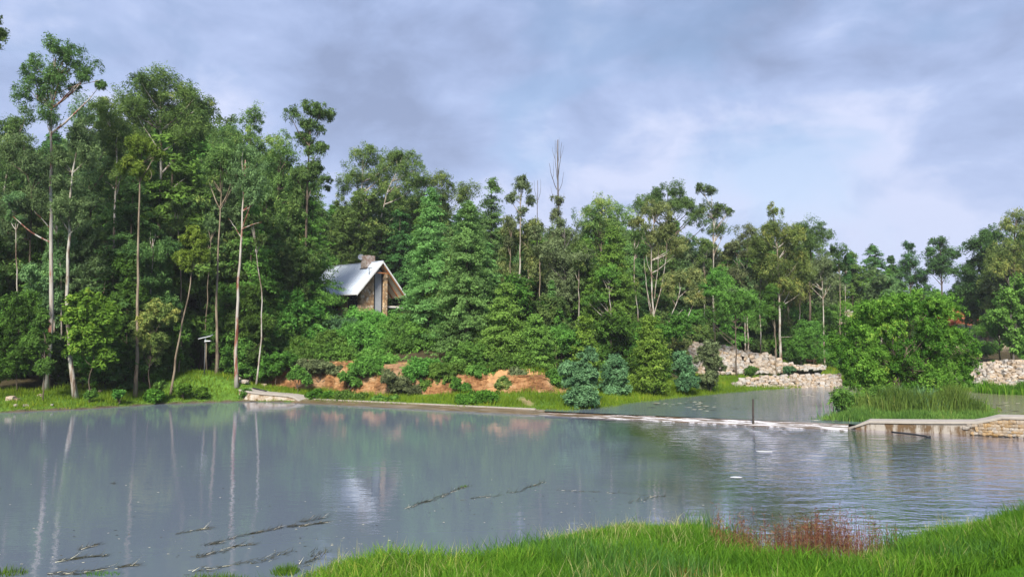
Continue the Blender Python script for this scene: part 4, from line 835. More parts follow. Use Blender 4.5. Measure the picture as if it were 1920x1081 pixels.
tree('straight pale bole on red earth left of the round bush', 98, [(1545,618),(1544,580),(1543,545),(1540,500)], [(1538,495,24,22),(1520,520,24,24),(1552,530,20,24)], rc=1.0, dens=.6, leaf='grey', bark='pale', r0=.18)
tree('slim pale stem standing close left of the large olive gum bole', 90, [(1454,672),(1452,620),(1451,560)], [(1450,560,20,24),(1440,590,18,18)], rc=.8, dens=.6, leaf='under', bark='tan', r0=.09)
tree('slim stem in the dark wood above the stone heap', 92, [(1340,640),(1340,580),(1342,540)], [(1345,520,24,24),(1330,545,24,24)], rc=.9, dens=.6, leaf='feather', bark='tan', r0=.1)
tree('sunlit green thicket tree between the veil of stems and the olive bole', 88, [(1380,660),(1380,600),(1380,560)], [(1370,560,34,34),(1410,580,30,34),(1345,590,30,30)], rc=1.0, dens=.6, leaf='feather', bark='brown', r0=.14, tone=(.25,.8))
# -- thin stems that catch the light in front of the dark wood
for (lb, Y, px, dx, top, cr, lf) in [('thin pale stem between the slender gum and the bent tan trunk', 69, 236, -4, 470, 14, 'gumd'), ('very thin leaning stem left of the slender pale gum', 68, 200, -3, 455, 12, 'gumd'),
        ('thin stem right behind the leaning yellow-topped gum', 70, 336, 3, 400, 16, 'gum'), ('thin dark-footed stem between the lamp and the yellow-topped gum', 72, 318, -2, 430, 16, 'gumb'),
        ('slim stem at the left edge left of the tallest pale gum', 66, 28, 2, 380, 20, 'gumb'), ('slim twisted stem between the tallest gum and the leaning-footed one', 67, 112, 4, 420, 14, 'gumd'),
        ('slim pale stem close right of the shaggy pale gum', 70, 482, 5, 430, 18, 'gumd'), ('thin crooked stem between the forked gum and the lamp', 72, 392, -6, 430, 18, 'gumb'),
        ('thin stem between the conifer pair and the thin pale gum', 78, 955, -3, 430, 16, 'grey'), ('slim stem in shade right of the thin pale gum', 79, 1012, 4, 450, 18, 'grey'),
        ('slim grey stem left of the bright feathery tree', 82, 1085, -3, 480, 18, 'gum'), ('slim stem between bright feathery tree and white-limbed gum', 84, 1192, 3, 450, 18, 'gumd'),
        ('slim pale stem over the stone heap right of the leaning white stems', 97, 1322, 2, 470, 18, 'gum'), ('slim pale stem over the middle of the stone heap', 98, 1362, -2, 480, 18, 'olive'),
        ('slim bright stem left of the two large olive gum boles', 97, 1425, 2, 470, 20, 'gum'), ('slim stem between the large olive gum and the bole on red earth', 100, 1500, -2, 500, 20, 'gumd'),
        ('slim dark stem just left of the bole on red earth', 102, 1572, 1, 480, 18, 'pine'), ('slim stem farther right above the terrace', 103, 1585, 1, 500, 16, 'pine')]:
    tree(lb, Y, [(px, 720), (px + dx, (720 + top) / 2 + 30), (px - dx, top)], [(px - dx, top - 8, cr, cr * .9), (px + dx, top + 22, cr * .8, cr * .7)], rc=.75, dens=.5, leaf=lf, bark='tan' if 'dark' in lb or 'thin' in lb else 'pale', r0=.12, limbs=7, m=24, wander=.07)
# -- far right pines
conifer('broad mid green pine left of the pines on the skyline', 134, 1600, 478, 54, leaf='feather', name='pine_tree', nb=230, prof=.5, L=.4, Wd=.17, m=20, tone=(.2,.6))
conifer('paired green pine just right of the broad mid green pine', 136, 1642, 464, 50, leaf='pine', name='pine_tree', nb=230, prof=.5, L=.4, Wd=.17, m=20, tone=(.4,1))
conifer('shorter dark pine between the pair and the ragged skyline pine', 138, 1676, 486, 40, leaf='pine', name='pine_tree', nb=150, L=.4, Wd=.2, m=20)
tree('ragged dark pine standing on the skyline left of the flat-headed pine', 140, [(1712,600),(1706,530),(1702,465)], [(1701,462,10,12),(1700,490,22,20),(1712,520,30,22),(1690,510,18,16),(1728,545,22,18)], rc=1.3, dens=.6, leaf='pine', bark='brown', r0=.3, name='pine_tree', droop=0, m=24, L=.4, Wd=.16)
tree('open flat-headed dark pine on a tall bare stem on the skyline', 138, [(1766,590),(1766,540),(1764,480),(1762,455)], [(1762,458,18,12),(1745,475,16,12),(1785,478,20,14),(1764,492,28,14),(1780,510,24,12),(1748,505,14,10)], rc=1.2, dens=.6, leaf='pine', bark='brown', r0=.28, name='pine_tree', droop=0, m=24, L=.4, Wd=.16, limbs=20)
tree('big dark pine at the left of the right-hand wood', 112, [(1850,640),(1850,540),(1852,460)], [(1858,440,30,16),(1835,465,26,20),(1870,470,30,26),(1850,505,44,34),(1835,550,34,30)], rc=1.3, dens=.62, leaf='pine', bark='brown', r0=.3, name='pine_tree', droop=.1, L=.36, Wd=.15)
tree('tall light gum with bulging crown at the right edge', 102, [(1905,660),(1902,540),(1900,450)], [(1906,412,22,14),(1885,430,22,18),(1925,440,34,30),(1885,470,28,28),(1920,500,40,34),(1870,500,26,26)], rc=1.3, dens=.6, leaf='gum', bark='brown', r0=.3, tone=(.35,.95))
tree('pale grey-stemmed broadleaf in front of the pines at the right edge', 86, [(1903,680),(1897,620),(1893,570),(1897,545),(1890,520)], [(1890,560,22,20),(1915,540,24,26),(1875,590,20,18),(1915,600,26,30),(1900,640,24,20)], rc=.75, dens=.55, leaf='bush', bark='dead', r0=.16, L=.36, Wd=.2, k=4, m=14, limbs=16, extra=[(.05,[(1893,565),(1882,545),(1872,530)])])
tree('two-stemmed dark broadleaf above the grey stone wall at right', 90, [(1876,675),(1874,640),(1870,600)], [(1862,600,24,20),(1845,620,18,14),(1885,620,22,18)], rc=.8, dens=.6, leaf='bush', bark='brown', r0=.16, extra=[(.08,[(1898,672),(1892,650),(1888,620)])])
tree('rounded mid green tree left of the big dark pine on the slope', 118, [(1812,610),(1812,570),(1812,540)], [(1812,540,26,26),(1795,565,22,18),(1830,575,24,20)], rc=1.2, dens=.6, leaf='pine', bark='brown', r0=.2, tone=(.4,1))

# ------------------------------------------------------------------ shrubs one can pick out
def shrub(label, Y, px, ells, leaf='bush', rc=.7, dens=.8, name='shrub', bark='brown', base=None, m=30, L=.26, Wd=.105, k=3, droop=.4, tone=(.25,.8), cat='shrub', limbs=10, **kw):
    tops = min(e[1] for e in ells); return tree(label, Y, [(base or px, 700), (px, (tops + max(e[1] for e in ells)) / 2 + 5)], ells, rc=rc, dens=dens, leaf=leaf, bark=bark, m=m, L=L, Wd=Wd, k=k, droop=droop, tone=tone, name=name, cat=cat, limbs=limbs, r0=.07, **kw)
shrub('bright green leafy young tree in front of the second gum', 60.5, 172, [(172,575,34,30),(145,590,26,24),(200,600,26,28),(170,630,36,30),(185,670,26,30),(148,650,20,30)], 'bright', rc=.6, L=.34, Wd=.2, k=4, m=16, name='young_tree', cat='young tree')
shrub('dark round-leaved shrub left of the tallest pale trunk', 62, 35, [(40,580,36,34),(20,630,34,40),(50,660,34,36),(10,690,30,30)], 'under', tone=(.3,1))
shrub('feathery dark sapling crossing the foot of the tallest pale trunk', 60, 85, [(78,600,14,20),(72,640,24,24),(80,690,20,14)], 'feather', rc=.5, tone=(.2,.6))
shrub('thin light green shrub between the bent trunk and leaning gum', 61, 285, [(290,590,26,28),(270,620,22,26),(315,600,18,24),(290,650,26,30)], 'gum', rc=.55, dens=.6, tone=(.4,1), L=.3)
shrub('dark shrub behind the bent tan trunk', 66, 240, [(235,500,26,30),(245,560,30,34),(225,610,30,30)], 'under', tone=(.3,.9))
shrub('dark grey-green bush beside the lamp', 72.5, 410, [(412,600,26,30),(400,640,22,26),(425,560,20,24)], 'feather', tone=(.1,.5))
shrub('sprawling green bush right of the solar lamp', 72, 440, [(440,665,24,18),(465,655,22,24),(455,685,24,12)], 'bush', tone=(.2,.7))
shrub('dark olive bush under the shaggy pale gum', 72, 470, [(470,560,26,34),(450,610,26,34),(490,610,28,40),(470,660,30,26)], 'feather', tone=(.05,.5))
shrub('light green bush hiding the foot of the cottage gable', 82, 690, [(672,602,34,20),(710,604,34,18),(690,624,50,24)], 'bush', rc=.9, tone=(.4,1))
shrub('grey-green bush at the right foot of the cottage', 80, 750, [(752,606,32,20),(780,615,28,22),(740,625,36,20)], 'bush', rc=.9, tone=(.2,.75))
shrub('bluish bush left below the cottage side wall', 79, 640, [(632,612,26,16),(650,622,30,18),(622,628,26,16)], 'wattle', rc=.8, tone=(.05,.5))
shrub('large mid green bush in the middle of the slope below the cottage', 76, 670, [(650,650,44,30),(700,648,44,32),(668,628,40,24)], 'bush', rc=.9, tone=(.25,.8))
shrub('broad leafy bush on the slope right of the middle one', 74, 765, [(745,655,42,30),(790,650,40,30),(770,630,36,20)], 'feather', rc=.9, tone=(.3,.9))
shrub('dark hollow bush at the left of the slope', 74, 590, [(580,655,40,30),(615,645,34,26),(552,665,24,20)], 'feather', rc=.9, tone=(.2,.6))
shrub('grey twiggy bush on the rim of the clay cut', 71.5, 600, [(572,688,22,9),(605,686,30,10),(640,694,28,9)], 'grey', rc=.5, dens=.7)
shrub('overhanging green bush above the middle of the clay cut', 69, 690, [(680,694,32,12),(720,702,30,12),(700,684,34,12)], 'feather', rc=.55, tone=(.3,.9))
shrub('olive bush hanging down the face between the two bare clay patches', 67.5, 800, [(775,706,28,18),(812,708,30,18),(845,714,22,14),(795,690,40,16)], 'bush', rc=.6, tone=(.1,.6))
shrub('low green thicket at the foot of the conifer pair', 68.5, 870, [(860,680,34,20),(905,684,34,16),(880,664,40,18)], 'bush', rc=.7, tone=(.1,.6))
shrub('dark thicket trailing right along the top of the clay bank', 67.5, 965, [(945,690,34,18),(985,690,34,18),(1020,700,26,16)], 'under', rc=.7, tone=(.3,1))
shrub('ferny green bush on the rim above the left bare clay', 73, 640, [(600,664,36,16),(645,668,36,16),(560,674,22,12)], 'feather', rc=.7, tone=(.3,.9))
shrub('pale green fern bush spilling over the rim between the olive bushes', 70.5, 745, [(725,682,34,16),(760,690,30,16),(700,672,34,14)], 'bush', rc=.6, tone=(.4,1))
shrub('leafy bush over the bare face left of the second clay patch', 67, 838, [(830,700,30,18),(860,694,26,12),(800,724,18,10)], 'bush', rc=.6, tone=(.2,.8))
shrub('dark bush clinging to the clay at the left end by the ramp', 72, 520, [(512,690,22,22),(535,672,22,14),(490,700,16,14)], 'under', rc=.6, tone=(.3,1))
shrub('dark creeping bush crossing the clay right of centre', 66, 760, [(752,722,26,12),(775,734,18,9),(735,708,22,10)], 'grey', rc=.45, tone=(.1,.7))
shrub('low dark bush at the right end of the clay bank', 65.5, 1020, [(1015,722,20,16),(1038,712,20,16)], 'under', rc=.5, tone=(.3,1))
shrub('small olive bush drooping over the left bare clay face', 69.3, 560, [(556,700,16,12),(575,712,12,9)], 'bush', rc=.4, dens=.9, tone=(.2,.8))
shrub('trailing green plant over the middle of the left bare clay', 68.3, 655, [(650,706,18,9),(668,716,12,8)], 'feather', rc=.4, dens=.9, tone=(.2,.8))
shrub('tufted shrub on top of the second clay patch', 66.8, 905, [(898,700,26,9),(925,704,18,8)], 'bush', rc=.45, dens=.9, tone=(.2,.9))
shrub('straggly green shrub splitting the second clay patch', 65.2, 945, [(945,718,16,11),(936,728,10,8)], 'gum', rc=.4, dens=.8, tone=(.3,1))
shrub('small dark shrub low on the second clay patch', 65, 870, [(868,728,14,9),(856,720,10,8)], 'under', rc=.4, dens=.9, tone=(.4,1))
shrub('dusty shrub on the rim at the right of the second clay patch', 66, 985, [(982,706,20,9),(968,700,14,8)], 'grey', rc=.45, dens=.8, tone=(.3,1))
shrub('glossy dark green bush at the foot of the clay near the ramp', 66.5, 610, [(590,742,18,11),(622,744,20,9)], 'bright', rc=.4, tone=(0,.35), L=.2)
shrub('leafy green hedge bush along the weir right of the glossy one', 64, 655, [(645,745,20,9),(675,748,22,9)], 'bush', rc=.4, tone=(.1,.5), L=.2)
shrub('round green bush by the weir at the end of the low hedge', 63, 715, [(708,752,18,9),(735,750,14,7)], 'bush', rc=.4, tone=(.2,.7), L=.2)
shrub('round bush in the grass between weir and second clay patch', 60, 895, [(880,750,26,12),(912,748,24,13)], 'bright', rc=.4, tone=(.1,.5), L=.2)
conifer('yellow-green cone-shaped young gum behind the first silver shrub', 70, 1097, 603, 25, leaf='yellow', name='young_gum', nb=150, prof=.4, z0=.03, tip=.05, up=.5, tone=(.1,.6), step=.4)
shrub('silver-green feathery wattle beside the end of the grass strip', 57, 1092, [(1090,745,32,26),(1085,715,28,22),(1066,690,20,14),(1100,700,24,24),(1104,668,16,12)], 'wattle', rc=.5, min_s=.5, name='wattle', tone=(.15,.9))
shrub('small silver-green wattle in grass behind the first one', 66, 1155, [(1155,705,26,22),(1150,730,28,14),(1158,680,18,14)], 'wattle', rc=.5, name='wattle', tone=(.1,.8))
conifer('broad yellow-green cone-shaped young gum on the grassy shore', 68, 1220, 606, 36, leaf='yellow', name='young_gum', nb=210, prof=.38, z0=.03, tip=.05, up=.5, tone=(.0,.6), step=.4)
shrub('dusky silver-green wattle before the stone heap', 70, 1284, [(1282,690,20,22),(1288,715,24,18),(1276,672,14,12)], 'wattle', rc=.5, name='wattle', tone=(.05,.75))
shrub('sparse olive sapling in front of the left part of the stone heap', 73, 1330, [(1330,655,20,16),(1318,675,18,16),(1342,685,18,20),(1328,710,22,20)], 'grey', rc=.5, dens=.55, name='young_gum', cat='young tree', tone=(.2,.8))
shrub('small leafy sapling at the upper left of the stone heap', 84, 1278, [(1278,640,22,16),(1270,660,18,12)], 'olive', rc=.6, tone=(.1,.7))
shrub('green bush at the left margin of the stone heap', 80, 1300, [(1240,690,16,26),(1306,733,20,8)], 'bush', rc=.5, tone=(.2,.8))
shrub('low olive bush on the crest of the stone heap', 95, 1335, [(1320,628,26,14),(1350,636,22,10),(1300,622,16,12)], 'gum', rc=.8, tone=(.3,.9))
shrub('dark round bush behind the right end of the stone heap', 95, 1500, [(1498,655,30,20),(1520,660,22,16),(1510,638,22,16)], 'under', rc=.9, tone=(.4,1.05))
shrub('light green bush under the straight pale bole', 98, 1525, [(1525,622,22,20),(1505,615,18,16)], 'feather', rc=.8, tone=(.3,.9))
shrub('yellowish airy bush peeping over the left flank of the round bush', 78, 1610, [(1606,602,22,16),(1625,596,20,14),(1598,618,16,12)], 'willow', rc=.7, tone=(.4,1), droop=.8)
shrub('dark little bush growing out of the grey stone wall', 85, 1860, [(1858,692,8,9),(1862,684,7,7)], 'under', rc=.4, tone=(.5,1))
shrub('green bush above the grey stone wall near the round bush', 96, 1840, [(1836,655,26,10),(1858,652,20,10)], 'feather', rc=.7, tone=(.2,.7))
shrub('tall mid green thicket at the right edge above the stone wall', 88, 1935, [(1925,650,22,26),(1950,640,30,34)], 'bush', rc=.8, tone=(.1,.6))
shrub('low dark leafy skirt at the left foot of the round bush', 51.5, 1605, [(1588,752,24,20),(1612,760,30,20),(1640,750,26,20)], 'bush', rc=.6, min_s=.1, tone=(.0,.5), droop=1)
# the big round bush on its islet
tree('big round leafy bush on the reedy islet behind the dam wall', 53.6, [(1690,740),(1692,700),(1700,650),(1700,610)],
     [(1700,582,70,36),(1636,606,56,44),(1764,606,56,44),(1608,652,52,48),(1796,650,44,48),(1690,650,86,56),(1640,695,60,42),(1752,695,62,40),(1598,700,36,42),(1602,748,34,28),(1655,742,46,26),(1810,690,30,28),(1745,728,50,24),(1795,722,34,22)], rc=1.05, dens=.5, tuft_r=.24, leaf='willow', bark='brown', r0=.14,
     name='round_bush', cat='bush', min_s=.1, limbs=40, m=34, tufts=26, L=.17, Wd=.085, droop=.9, tone=(.05,.75), depth=.85,
     extra=[(.1,[(1695,745),(1670,700),(1640,650)]),(.1,[(1700,745),(1720,700),(1760,650)]),(.08,[(1705,745),(1712,700),(1715,640)]),(.08,[(1690,745),(1680,690),(1672,630)]),(.07,[(1700,748),(1740,715),(1780,680)])])

# ------------------------------------------------------------------ the rest of the wood: individual trees behind the front ones
SKY = [(-400,190),(0,225),(60,250),(130,245),(200,225),(260,190),(330,170),(400,225),(440,255),(500,265),(540,290),(580,370),(640,345),(700,330),(790,345),(850,375),(900,385),(960,420),(1040,410),(1080,395),(1110,400),(1165,400),
       (1200,405),(1300,410),(1340,440),(1420,430),(1490,430),(1540,450),(1580,482),(1680,500),(1740,545),(1790,545),(1815,480),(1880,445),(1930,425),(2300,380)]
def protos():
    out = []; rng = np.random.default_rng(55)
    for i in range(5):            # gums, unit height 20 m
        r = np.random.default_rng(200 + i); E = []
        for j in range(8):
            z = 20 * (.42 + .07 * j); R = (2.2, 2.8, 3.2, 3.4, 3.3, 2.9, 2.2, 1.3)[j] * r.uniform(.8, 1.15); E.append((np.array((r.normal(0, .8), r.normal(0, .8), z)), (R, R, 1.7)))
        cl = ell_clumps(E, 1.2, .5, r, (.2, .75)); path = wig([(0, 0, 0), (r.normal(0, .4), r.normal(0, .4), 9), (0, 0, 17.5)], 12, .06, r)
        lim = auto_limbs(path, [cl[q][0] for q in r.choice(len(cl), 12, False)], .22, r)
        out.append(('gum', trunk_mesh(path, .24, .05, lim, r, 6), clumps_to_mesh('crown', cl, r, 9, 26, .36, .17, .9)))
    for i in range(4):            # feathery conifers
        r = np.random.default_rng(300 + i); cm = conifer_crown(20, (4.4, 3.6, 5.0, 4.0)[i], r, z0=(.05, .12, .2, .02)[i], nb=210, L=.38, Wd=.19, m=15, prof=(.5, .7, .45, .55)[i])
        out.append(('con', trunk_mesh(wig([(0, 0, 0), (0, 0, 20)], 6, .03, r), .28, .03, [], r, 6), cm))
    for i in range(3):            # dense understorey, 7 m
        r = np.random.default_rng(400 + i); E = [(np.array((r.normal(0, 1.2), r.normal(0, 1), z)), (2.4, 2.2, 1.6)) for z in (1.3, 2.6, 4.0, 5.2)]
        cl = ell_clumps(E, .95, .6, r, (.1, .8)); out.append(('und', trunk_mesh(wig([(0, 0, 0), (.2, 0, 4.5)], 5, .05, r), .1, .03, auto_limbs(wig([(0, 0, 0), (.2, 0, 4.5)], 5, .01, r), [cl[q][0] for q in range(6)], .08, r), r, 5), clumps_to_mesh('crown', cl, r, 9, 26, .3, .15, .4)))
    return out
PR = protos()
for q in PR: q[1].materials.append(None); q[2].materials.append(None)
KIND = {'gum': ('gum', 'gums in the thick of the wood', 'gum_tree'), 'con': ('feathery tree', 'feathery trees in the thick of the wood', 'cypress_tree'), 'und': ('undergrowth tree', 'undergrowth trees in the shade of the wood', 'understorey_tree')}
ADJ = {'gum': 'olive-green', 'gumb': 'soft green', 'gumd': 'deep green', 'grey': 'greyish', 'olive': 'brownish olive', 'feather': 'mid green', 'pine': 'dark green', 'featherb': 'cool green', 'under': 'very dark', 'bush': 'fresh green'}
ZONES = [(-9999, 'beyond the left edge, left of the tallest pale gum'), (0, 'just left of the tallest pale gum'), (95, 'between the tallest pale gum and the bent tan trunk'), (260, 'between the bent tan trunk and the solar lamp'),
         (385, 'between the solar lamp and the shaggy pale gum'), (450, 'between the shaggy pale gum and the thin mushroom-topped gum'), (580, 'behind the cottage'), (760, 'behind the tall blue-green conifers'), (930, 'between those conifers and the dead spire'),
         (1046, 'between the dead spire and the bright feathery tree'), (1150, 'round the white-limbed gum'), (1290, 'above the stone heap'), (1400, 'round the large olive gum'), (1530, 'behind the round leafy bush, left part'), (1690, 'behind the round leafy bush, right part'), (1830, 'in the wood at the right edge'), (1920, 'beyond the right edge')]
def copy_tree(pi, x, Y, hgt, rz, leaf, bark, wide=1.0):
    kind = PR[pi][0]; kn, gr, nm = KIND[kind]; z = H(x, Y) - .15; s = hgt / (7.0 if kind == 'und' else 20.0)
    px = CX + x / (Y * cP) * F * 1.0; zone = [t for a, t in ZONES if px >= a][-1]
    row = 'in the front row' if Y < 74 else 'in the second row' if Y < 83 else 'in the middle rows' if Y < 95 else 'in the back rows' if Y < 118 else 'farthest up the slope'
    lb = ' '.join((ADJ[leaf] + ' ' + kn + ' ' + row + ' ' + zone).split()[:16])
    root = empty(nm, (x, Y, z), rz); root.scale = (s * wide, s * wide, s); tag(root, lb, 'tree', gr)
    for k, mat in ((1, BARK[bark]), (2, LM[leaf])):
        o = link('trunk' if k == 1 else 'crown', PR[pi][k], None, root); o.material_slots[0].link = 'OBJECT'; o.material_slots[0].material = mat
frng = np.random.default_rng(77)
def open_view(px, Y):             # keep the cottage, the terraces and the far clearing free
    if 560 < px < 830 and Y < 97: return True
    if 1180 < px < 1500 and Y < 97: return True
    if 930 < px < 1010 and Y < 84: return True
    if 1488 < px < 1600 and Y < 112: return True
    if px >= 1600 and Y < 100: return True
    if 1745 < px < 1860 and Y < 132: return True
    if 1565 < px < 1640 and Y < 128: return True
    return False
cnt = 0
for (Y0, step, lo, hi) in ((70, 34, 130, 240), (77, 30, 60, 170), (86, 27, 20, 110), (97, 25, 8, 70), (109, 25, 4, 44), (124, 26, 2, 30), (148, 34, 4, 40), (176, 40, 2, 30)):
    px = -330 + frng.uniform(0, step)
    while px < 2080:
        Y = Y0 + frng.uniform(-3, 3); p = px + frng.uniform(-8, 8); px += step * (1.0 if px < 1000 else 1.1)
        if open_view(p, Y): continue
        if Y0 > 130 and p < 1450: continue
        if 500 < p < 1030 and Y < 73: continue
        if 330 < p < 500 and Y < 74: continue
        if p > 1050 and Y < 80: continue
        top = np.interp(p, [q[0] for q in SKY], [q[1] for q in SKY]) + frng.uniform(lo, hi); x = XY(p, Y); h = W(p, top, Y)[2] - H(x, Y)
        if Y0 > 85 and p < 640: 
            if frng.uniform() < .35: continue
        right = p > 1580
        if h < 5: continue
        pi = int(frng.choice([0,1,2,3,4,5,6,7,8], p=([.14]*5 + [.075]*4) if not right else ([.06]*5 + [.175]*4)))
        leaf = {'gum': frng.choice(['gum', 'gumb', 'gumd', 'grey', 'olive'] if p > 1180 else ['gum', 'gumb', 'gumd', 'gumd', 'gum']), 'con': frng.choice(['feather', 'feather', 'pine', 'featherb'] if not right else ['pine', 'pine', 'feather'])}[PR[pi][0]]
        copy_tree(pi, x, Y, h, frng.uniform(0, 6.28), leaf, {'gum': frng.choice(['pale', 'tan', 'brown']), 'con': 'brown'}[PR[pi][0]], frng.uniform(.85, 1.15)); cnt += 1
# understorey rows
for (Y0, step, h0, h1) in ((67.5, 30, 3.5, 6.5), (72, 27, 5, 9), (79, 30, 4, 8), (90, 34, 4, 7), (101, 36, 4, 7), (115, 36, 4, 8), (140, 42, 4, 8)):
    px = -300 + frng.uniform(0, step)
    while px < 2060:
        Y = Y0 + frng.uniform(-1.5, 1.5); p = px + frng.uniform(-8, 8); px += step
        if 575 < p < 790 and Y < 98: continue
        if 480 < p < 1040 and Y < 73.5: continue
        if 310 < p <= 500 and Y < 73.5: continue
        if 1060 < p < 1620 and Y < 79: continue
        if 1235 < p < 1500 and Y < 95.5: continue
        if 1480 < p < 1600 and Y < 98: continue
        if p > 1560 and Y < 104: continue
        if 1560 < p < 1640 and Y < 128: continue
        if 1740 < p < 1870 and Y < 140: continue
        x = XY(p, Y); copy_tree(9 + int(frng.integers(3)), x, Y, frng.uniform(h0, h1), frng.uniform(0, 6.28), str(frng.choice(['under', 'under', 'bush', 'feather', 'gumd'])), 'brown', frng.uniform(.9, 1.25)); cnt += 1
print('filler trees', cnt)

# ------------------------------------------------------------------ grass and reeds
def blades(name, X, Y, Z, h, w, lean, rng, tone, mat, label=None, seg=2, kind='stuff', az=None):
    N = len(X); az = rng.uniform(0, 6.283, N) if az is None else az; ld = rng.uniform(0, 6.283, N)
    bx, by = np.cos(az) * w * .5, np.sin(az) * w * .5; l = lean * h * rng.uniform(.2, 1.4, N); lx, ly = np.cos(ld) * l, np.sin(ld) * l
    B = np.stack([X, Y, Z], 1); s = np.stack([bx, by, 0 * bx], 1)
    mid = B + np.stack([lx * .35, ly * .35, h * .58], 1); tip = B + np.stack([lx, ly, h * (1 - .25 * (l / h) ** 2)], 1)
    if seg == 1: V = np.stack([B - s, B + s, tip], 1)
    else: V = np.stack([B - s, B + s, mid + s * .75, B - s, mid + s * .75, mid - s * .75, mid - s * .75, mid + s * .75, tip], 1)
    V = V.reshape(-1, 3); me = mesh_np(name, V, 3, {'tone': np.repeat(np.clip(tone, 0, 1.05), 3 if seg == 1 else 9)})
    o = link(name, me, mat); tag(o, label, 'grass' if label else None, kind=kind); return o
def scatter(n, x0, x1, y0, y1, rng): return rng.uniform(x0, x1, n), rng.uniform(y0, y1, n)
# near bank: tall grass then mown lawn
rg = np.random.default_rng(21)
def lawn_edge(X, Y):     # >0 on the mown side
    a = np.array(P(1230, 1081, 1.15)); b = np.array(P(1930, 1012, 1.0)); n = np.array([(b - a)[1], -(b - a)[0]]); n = n / np.linalg.norm(n)
    return (X - a[0]) * n[0] + (Y - a[1]) * n[1] + .35 * vnoise(X, Y, .8, 4)
def inview(X, Y, m=1.12): return (np.abs(X) < Y * .692 * m + .3)
X, Y = scatter(300000, -8, 19, 8.5, 24, rg); s = shore(X, Y); k = inview(X, Y) & (s > -.25) & (s < 9) & (lawn_edge(X, Y) < .1)
den = .55 + .5 * vnoise(X, Y, 1.3, 8); k &= rg.uniform(0, 1, len(X)) < np.clip(den + np.clip(s, -.3, 1) * .4, .12, 1) * .95
X, Y, s = X[k], Y[k], s[k]; hh = (.36 + .24 * np.clip(vnoise(X, Y, .7, 12), -1, 1) + .18 * sst(8, 14, X)) * rg.uniform(.45, 1.5, len(X)) + .05; hh = np.maximum(hh, .08) * (.55 + .45 * sst(-.2, 1.2, s))
tn = .45 + .28 * vnoise(X, Y, .5, 15) + .2 * vnoise(X, Y, 2.3, 16) + rg.normal(0, .24, len(X)) - .1 * sst(9, 15, X)
blades('tall_grass', X, Y, height(X, Y, s) - .02, hh, 0.020 * rg.uniform(.5, 1.6, len(X)), .65, rg, tn, LM['grass']); print('near grass', len(X))
X, Y = scatter(380000, 0, 18, 7, 19, rg); k = inview(X, Y) & (lawn_edge(X, Y) > -.25); X, Y = X[k], Y[k]
blades('mown_lawn', X, Y, height(X, Y) - .01, rg.uniform(.035, .10, len(X)), .014 * np.ones(len(X)), .6, rg, .45 + .2 * vnoise(X, Y, .9, 5) + rg.normal(0, .2, len(X)), LM['lawn'], seg=1); print('lawn', len(X))
def patch(name, cpx, cpy, z, rx, ry, n, h0, h1, w, lean, mat, rng, tone=(.2, .8), seg=2, zoff=0.0):
    c = P(cpx, cpy, z); a = rng.uniform(0, 6.283, n); r = rng.uniform(0, 1, n) ** .55; X = c[0] + np.cos(a) * r * rx; Y = c[1] + np.sin(a) * r * ry
    Z = np.maximum(height(X, Y), -.05) - .02 + zoff; hh = rng.uniform(h0, h1, n) * (1 - .35 * r ** 2)
    return blades(name, X, Y, Z, hh, w * rng.uniform(.6, 1.4, n), lean, rng, rng.uniform(*tone, n), mat, seg=seg)
# ragged margin: blades standing in the shallows, straw stalks and darker clumps in the bank grass
X, Y = scatter(60000, -8, 18, 12, 24, rg); s = shore(X, Y); k = inview(X, Y) & (s < -.05) & (s > -1.3) & (vnoise(X, Y, 2.2, 41) > .25 + .35 * np.clip(-s, 0, 1)) & (rg.uniform(0, 1, len(X)) < .3 * np.exp(s * 1.6) + .03)
X, Y = X[k], Y[k]; blades('shallows_grass', X, Y, np.full(len(X), -.04), rg.uniform(.08, .42, len(X)), .012 * np.ones(len(X)), .7, rg, rg.uniform(-.3, .5, len(X)), LM['grass']); print('shallows', len(X))
X, Y = scatter(26000, -6, 18, 10, 23, rg); s = shore(X, Y); k = inview(X, Y) & (s > -.1) & (s < 6) & (lawn_edge(X, Y) < -.1) & (vnoise(X, Y, 1.1, 43) > .1) & (rg.uniform(0, 1, len(X)) < .5)
X, Y, s = X[k], Y[k], s[k]; blades('straw_stalks', X, Y, height(X, Y, s), rg.uniform(.3, .78, len(X)), .010 * np.ones(len(X)), .5, rg, rg.uniform(.1, 1.0, len(X)), LM['straw'])
X, Y = scatter(60000, -6, 18, 10, 23, rg); s = shore(X, Y); k = inview(X, Y) & (s > -.25) & (s < 6) & (lawn_edge(X, Y) < -.1) & (vnoise(X, Y, .8, 47) > .2) & (rg.uniform(0, 1, len(X)) < .75)
X, Y, s = X[k], Y[k], s[k]; blades('sedge_clumps', X, Y, height(X, Y, s) - .02, rg.uniform(.3, .75, len(X)), .02 * rg.uniform(.5, 1.3, len(X)), .55, rg, rg.uniform(-.4, .45, len(X)), LM['reed']); print('sedge', len(X))
X, Y = scatter(90000, -8, 18, 10, 24, rg); s = shore(X, Y); k = inview(X, Y) & (s > -.35) & (s < 1.1) & (vnoise(X, Y, 1.4, 51) > 0) & (rg.uniform(0, 1, len(X)) < .55)
X, Y, s = X[k], Y[k], s[k]; blades('dead_blades', X, Y, np.maximum(height(X, Y, s), -.03) - .01, rg.uniform(.08, .5, len(X)), .012 * rg.uniform(.5, 1.5, len(X)), 1.0, rg, rg.uniform(.1, .9, len(X)), LM['straw']); print('dead', len(X))
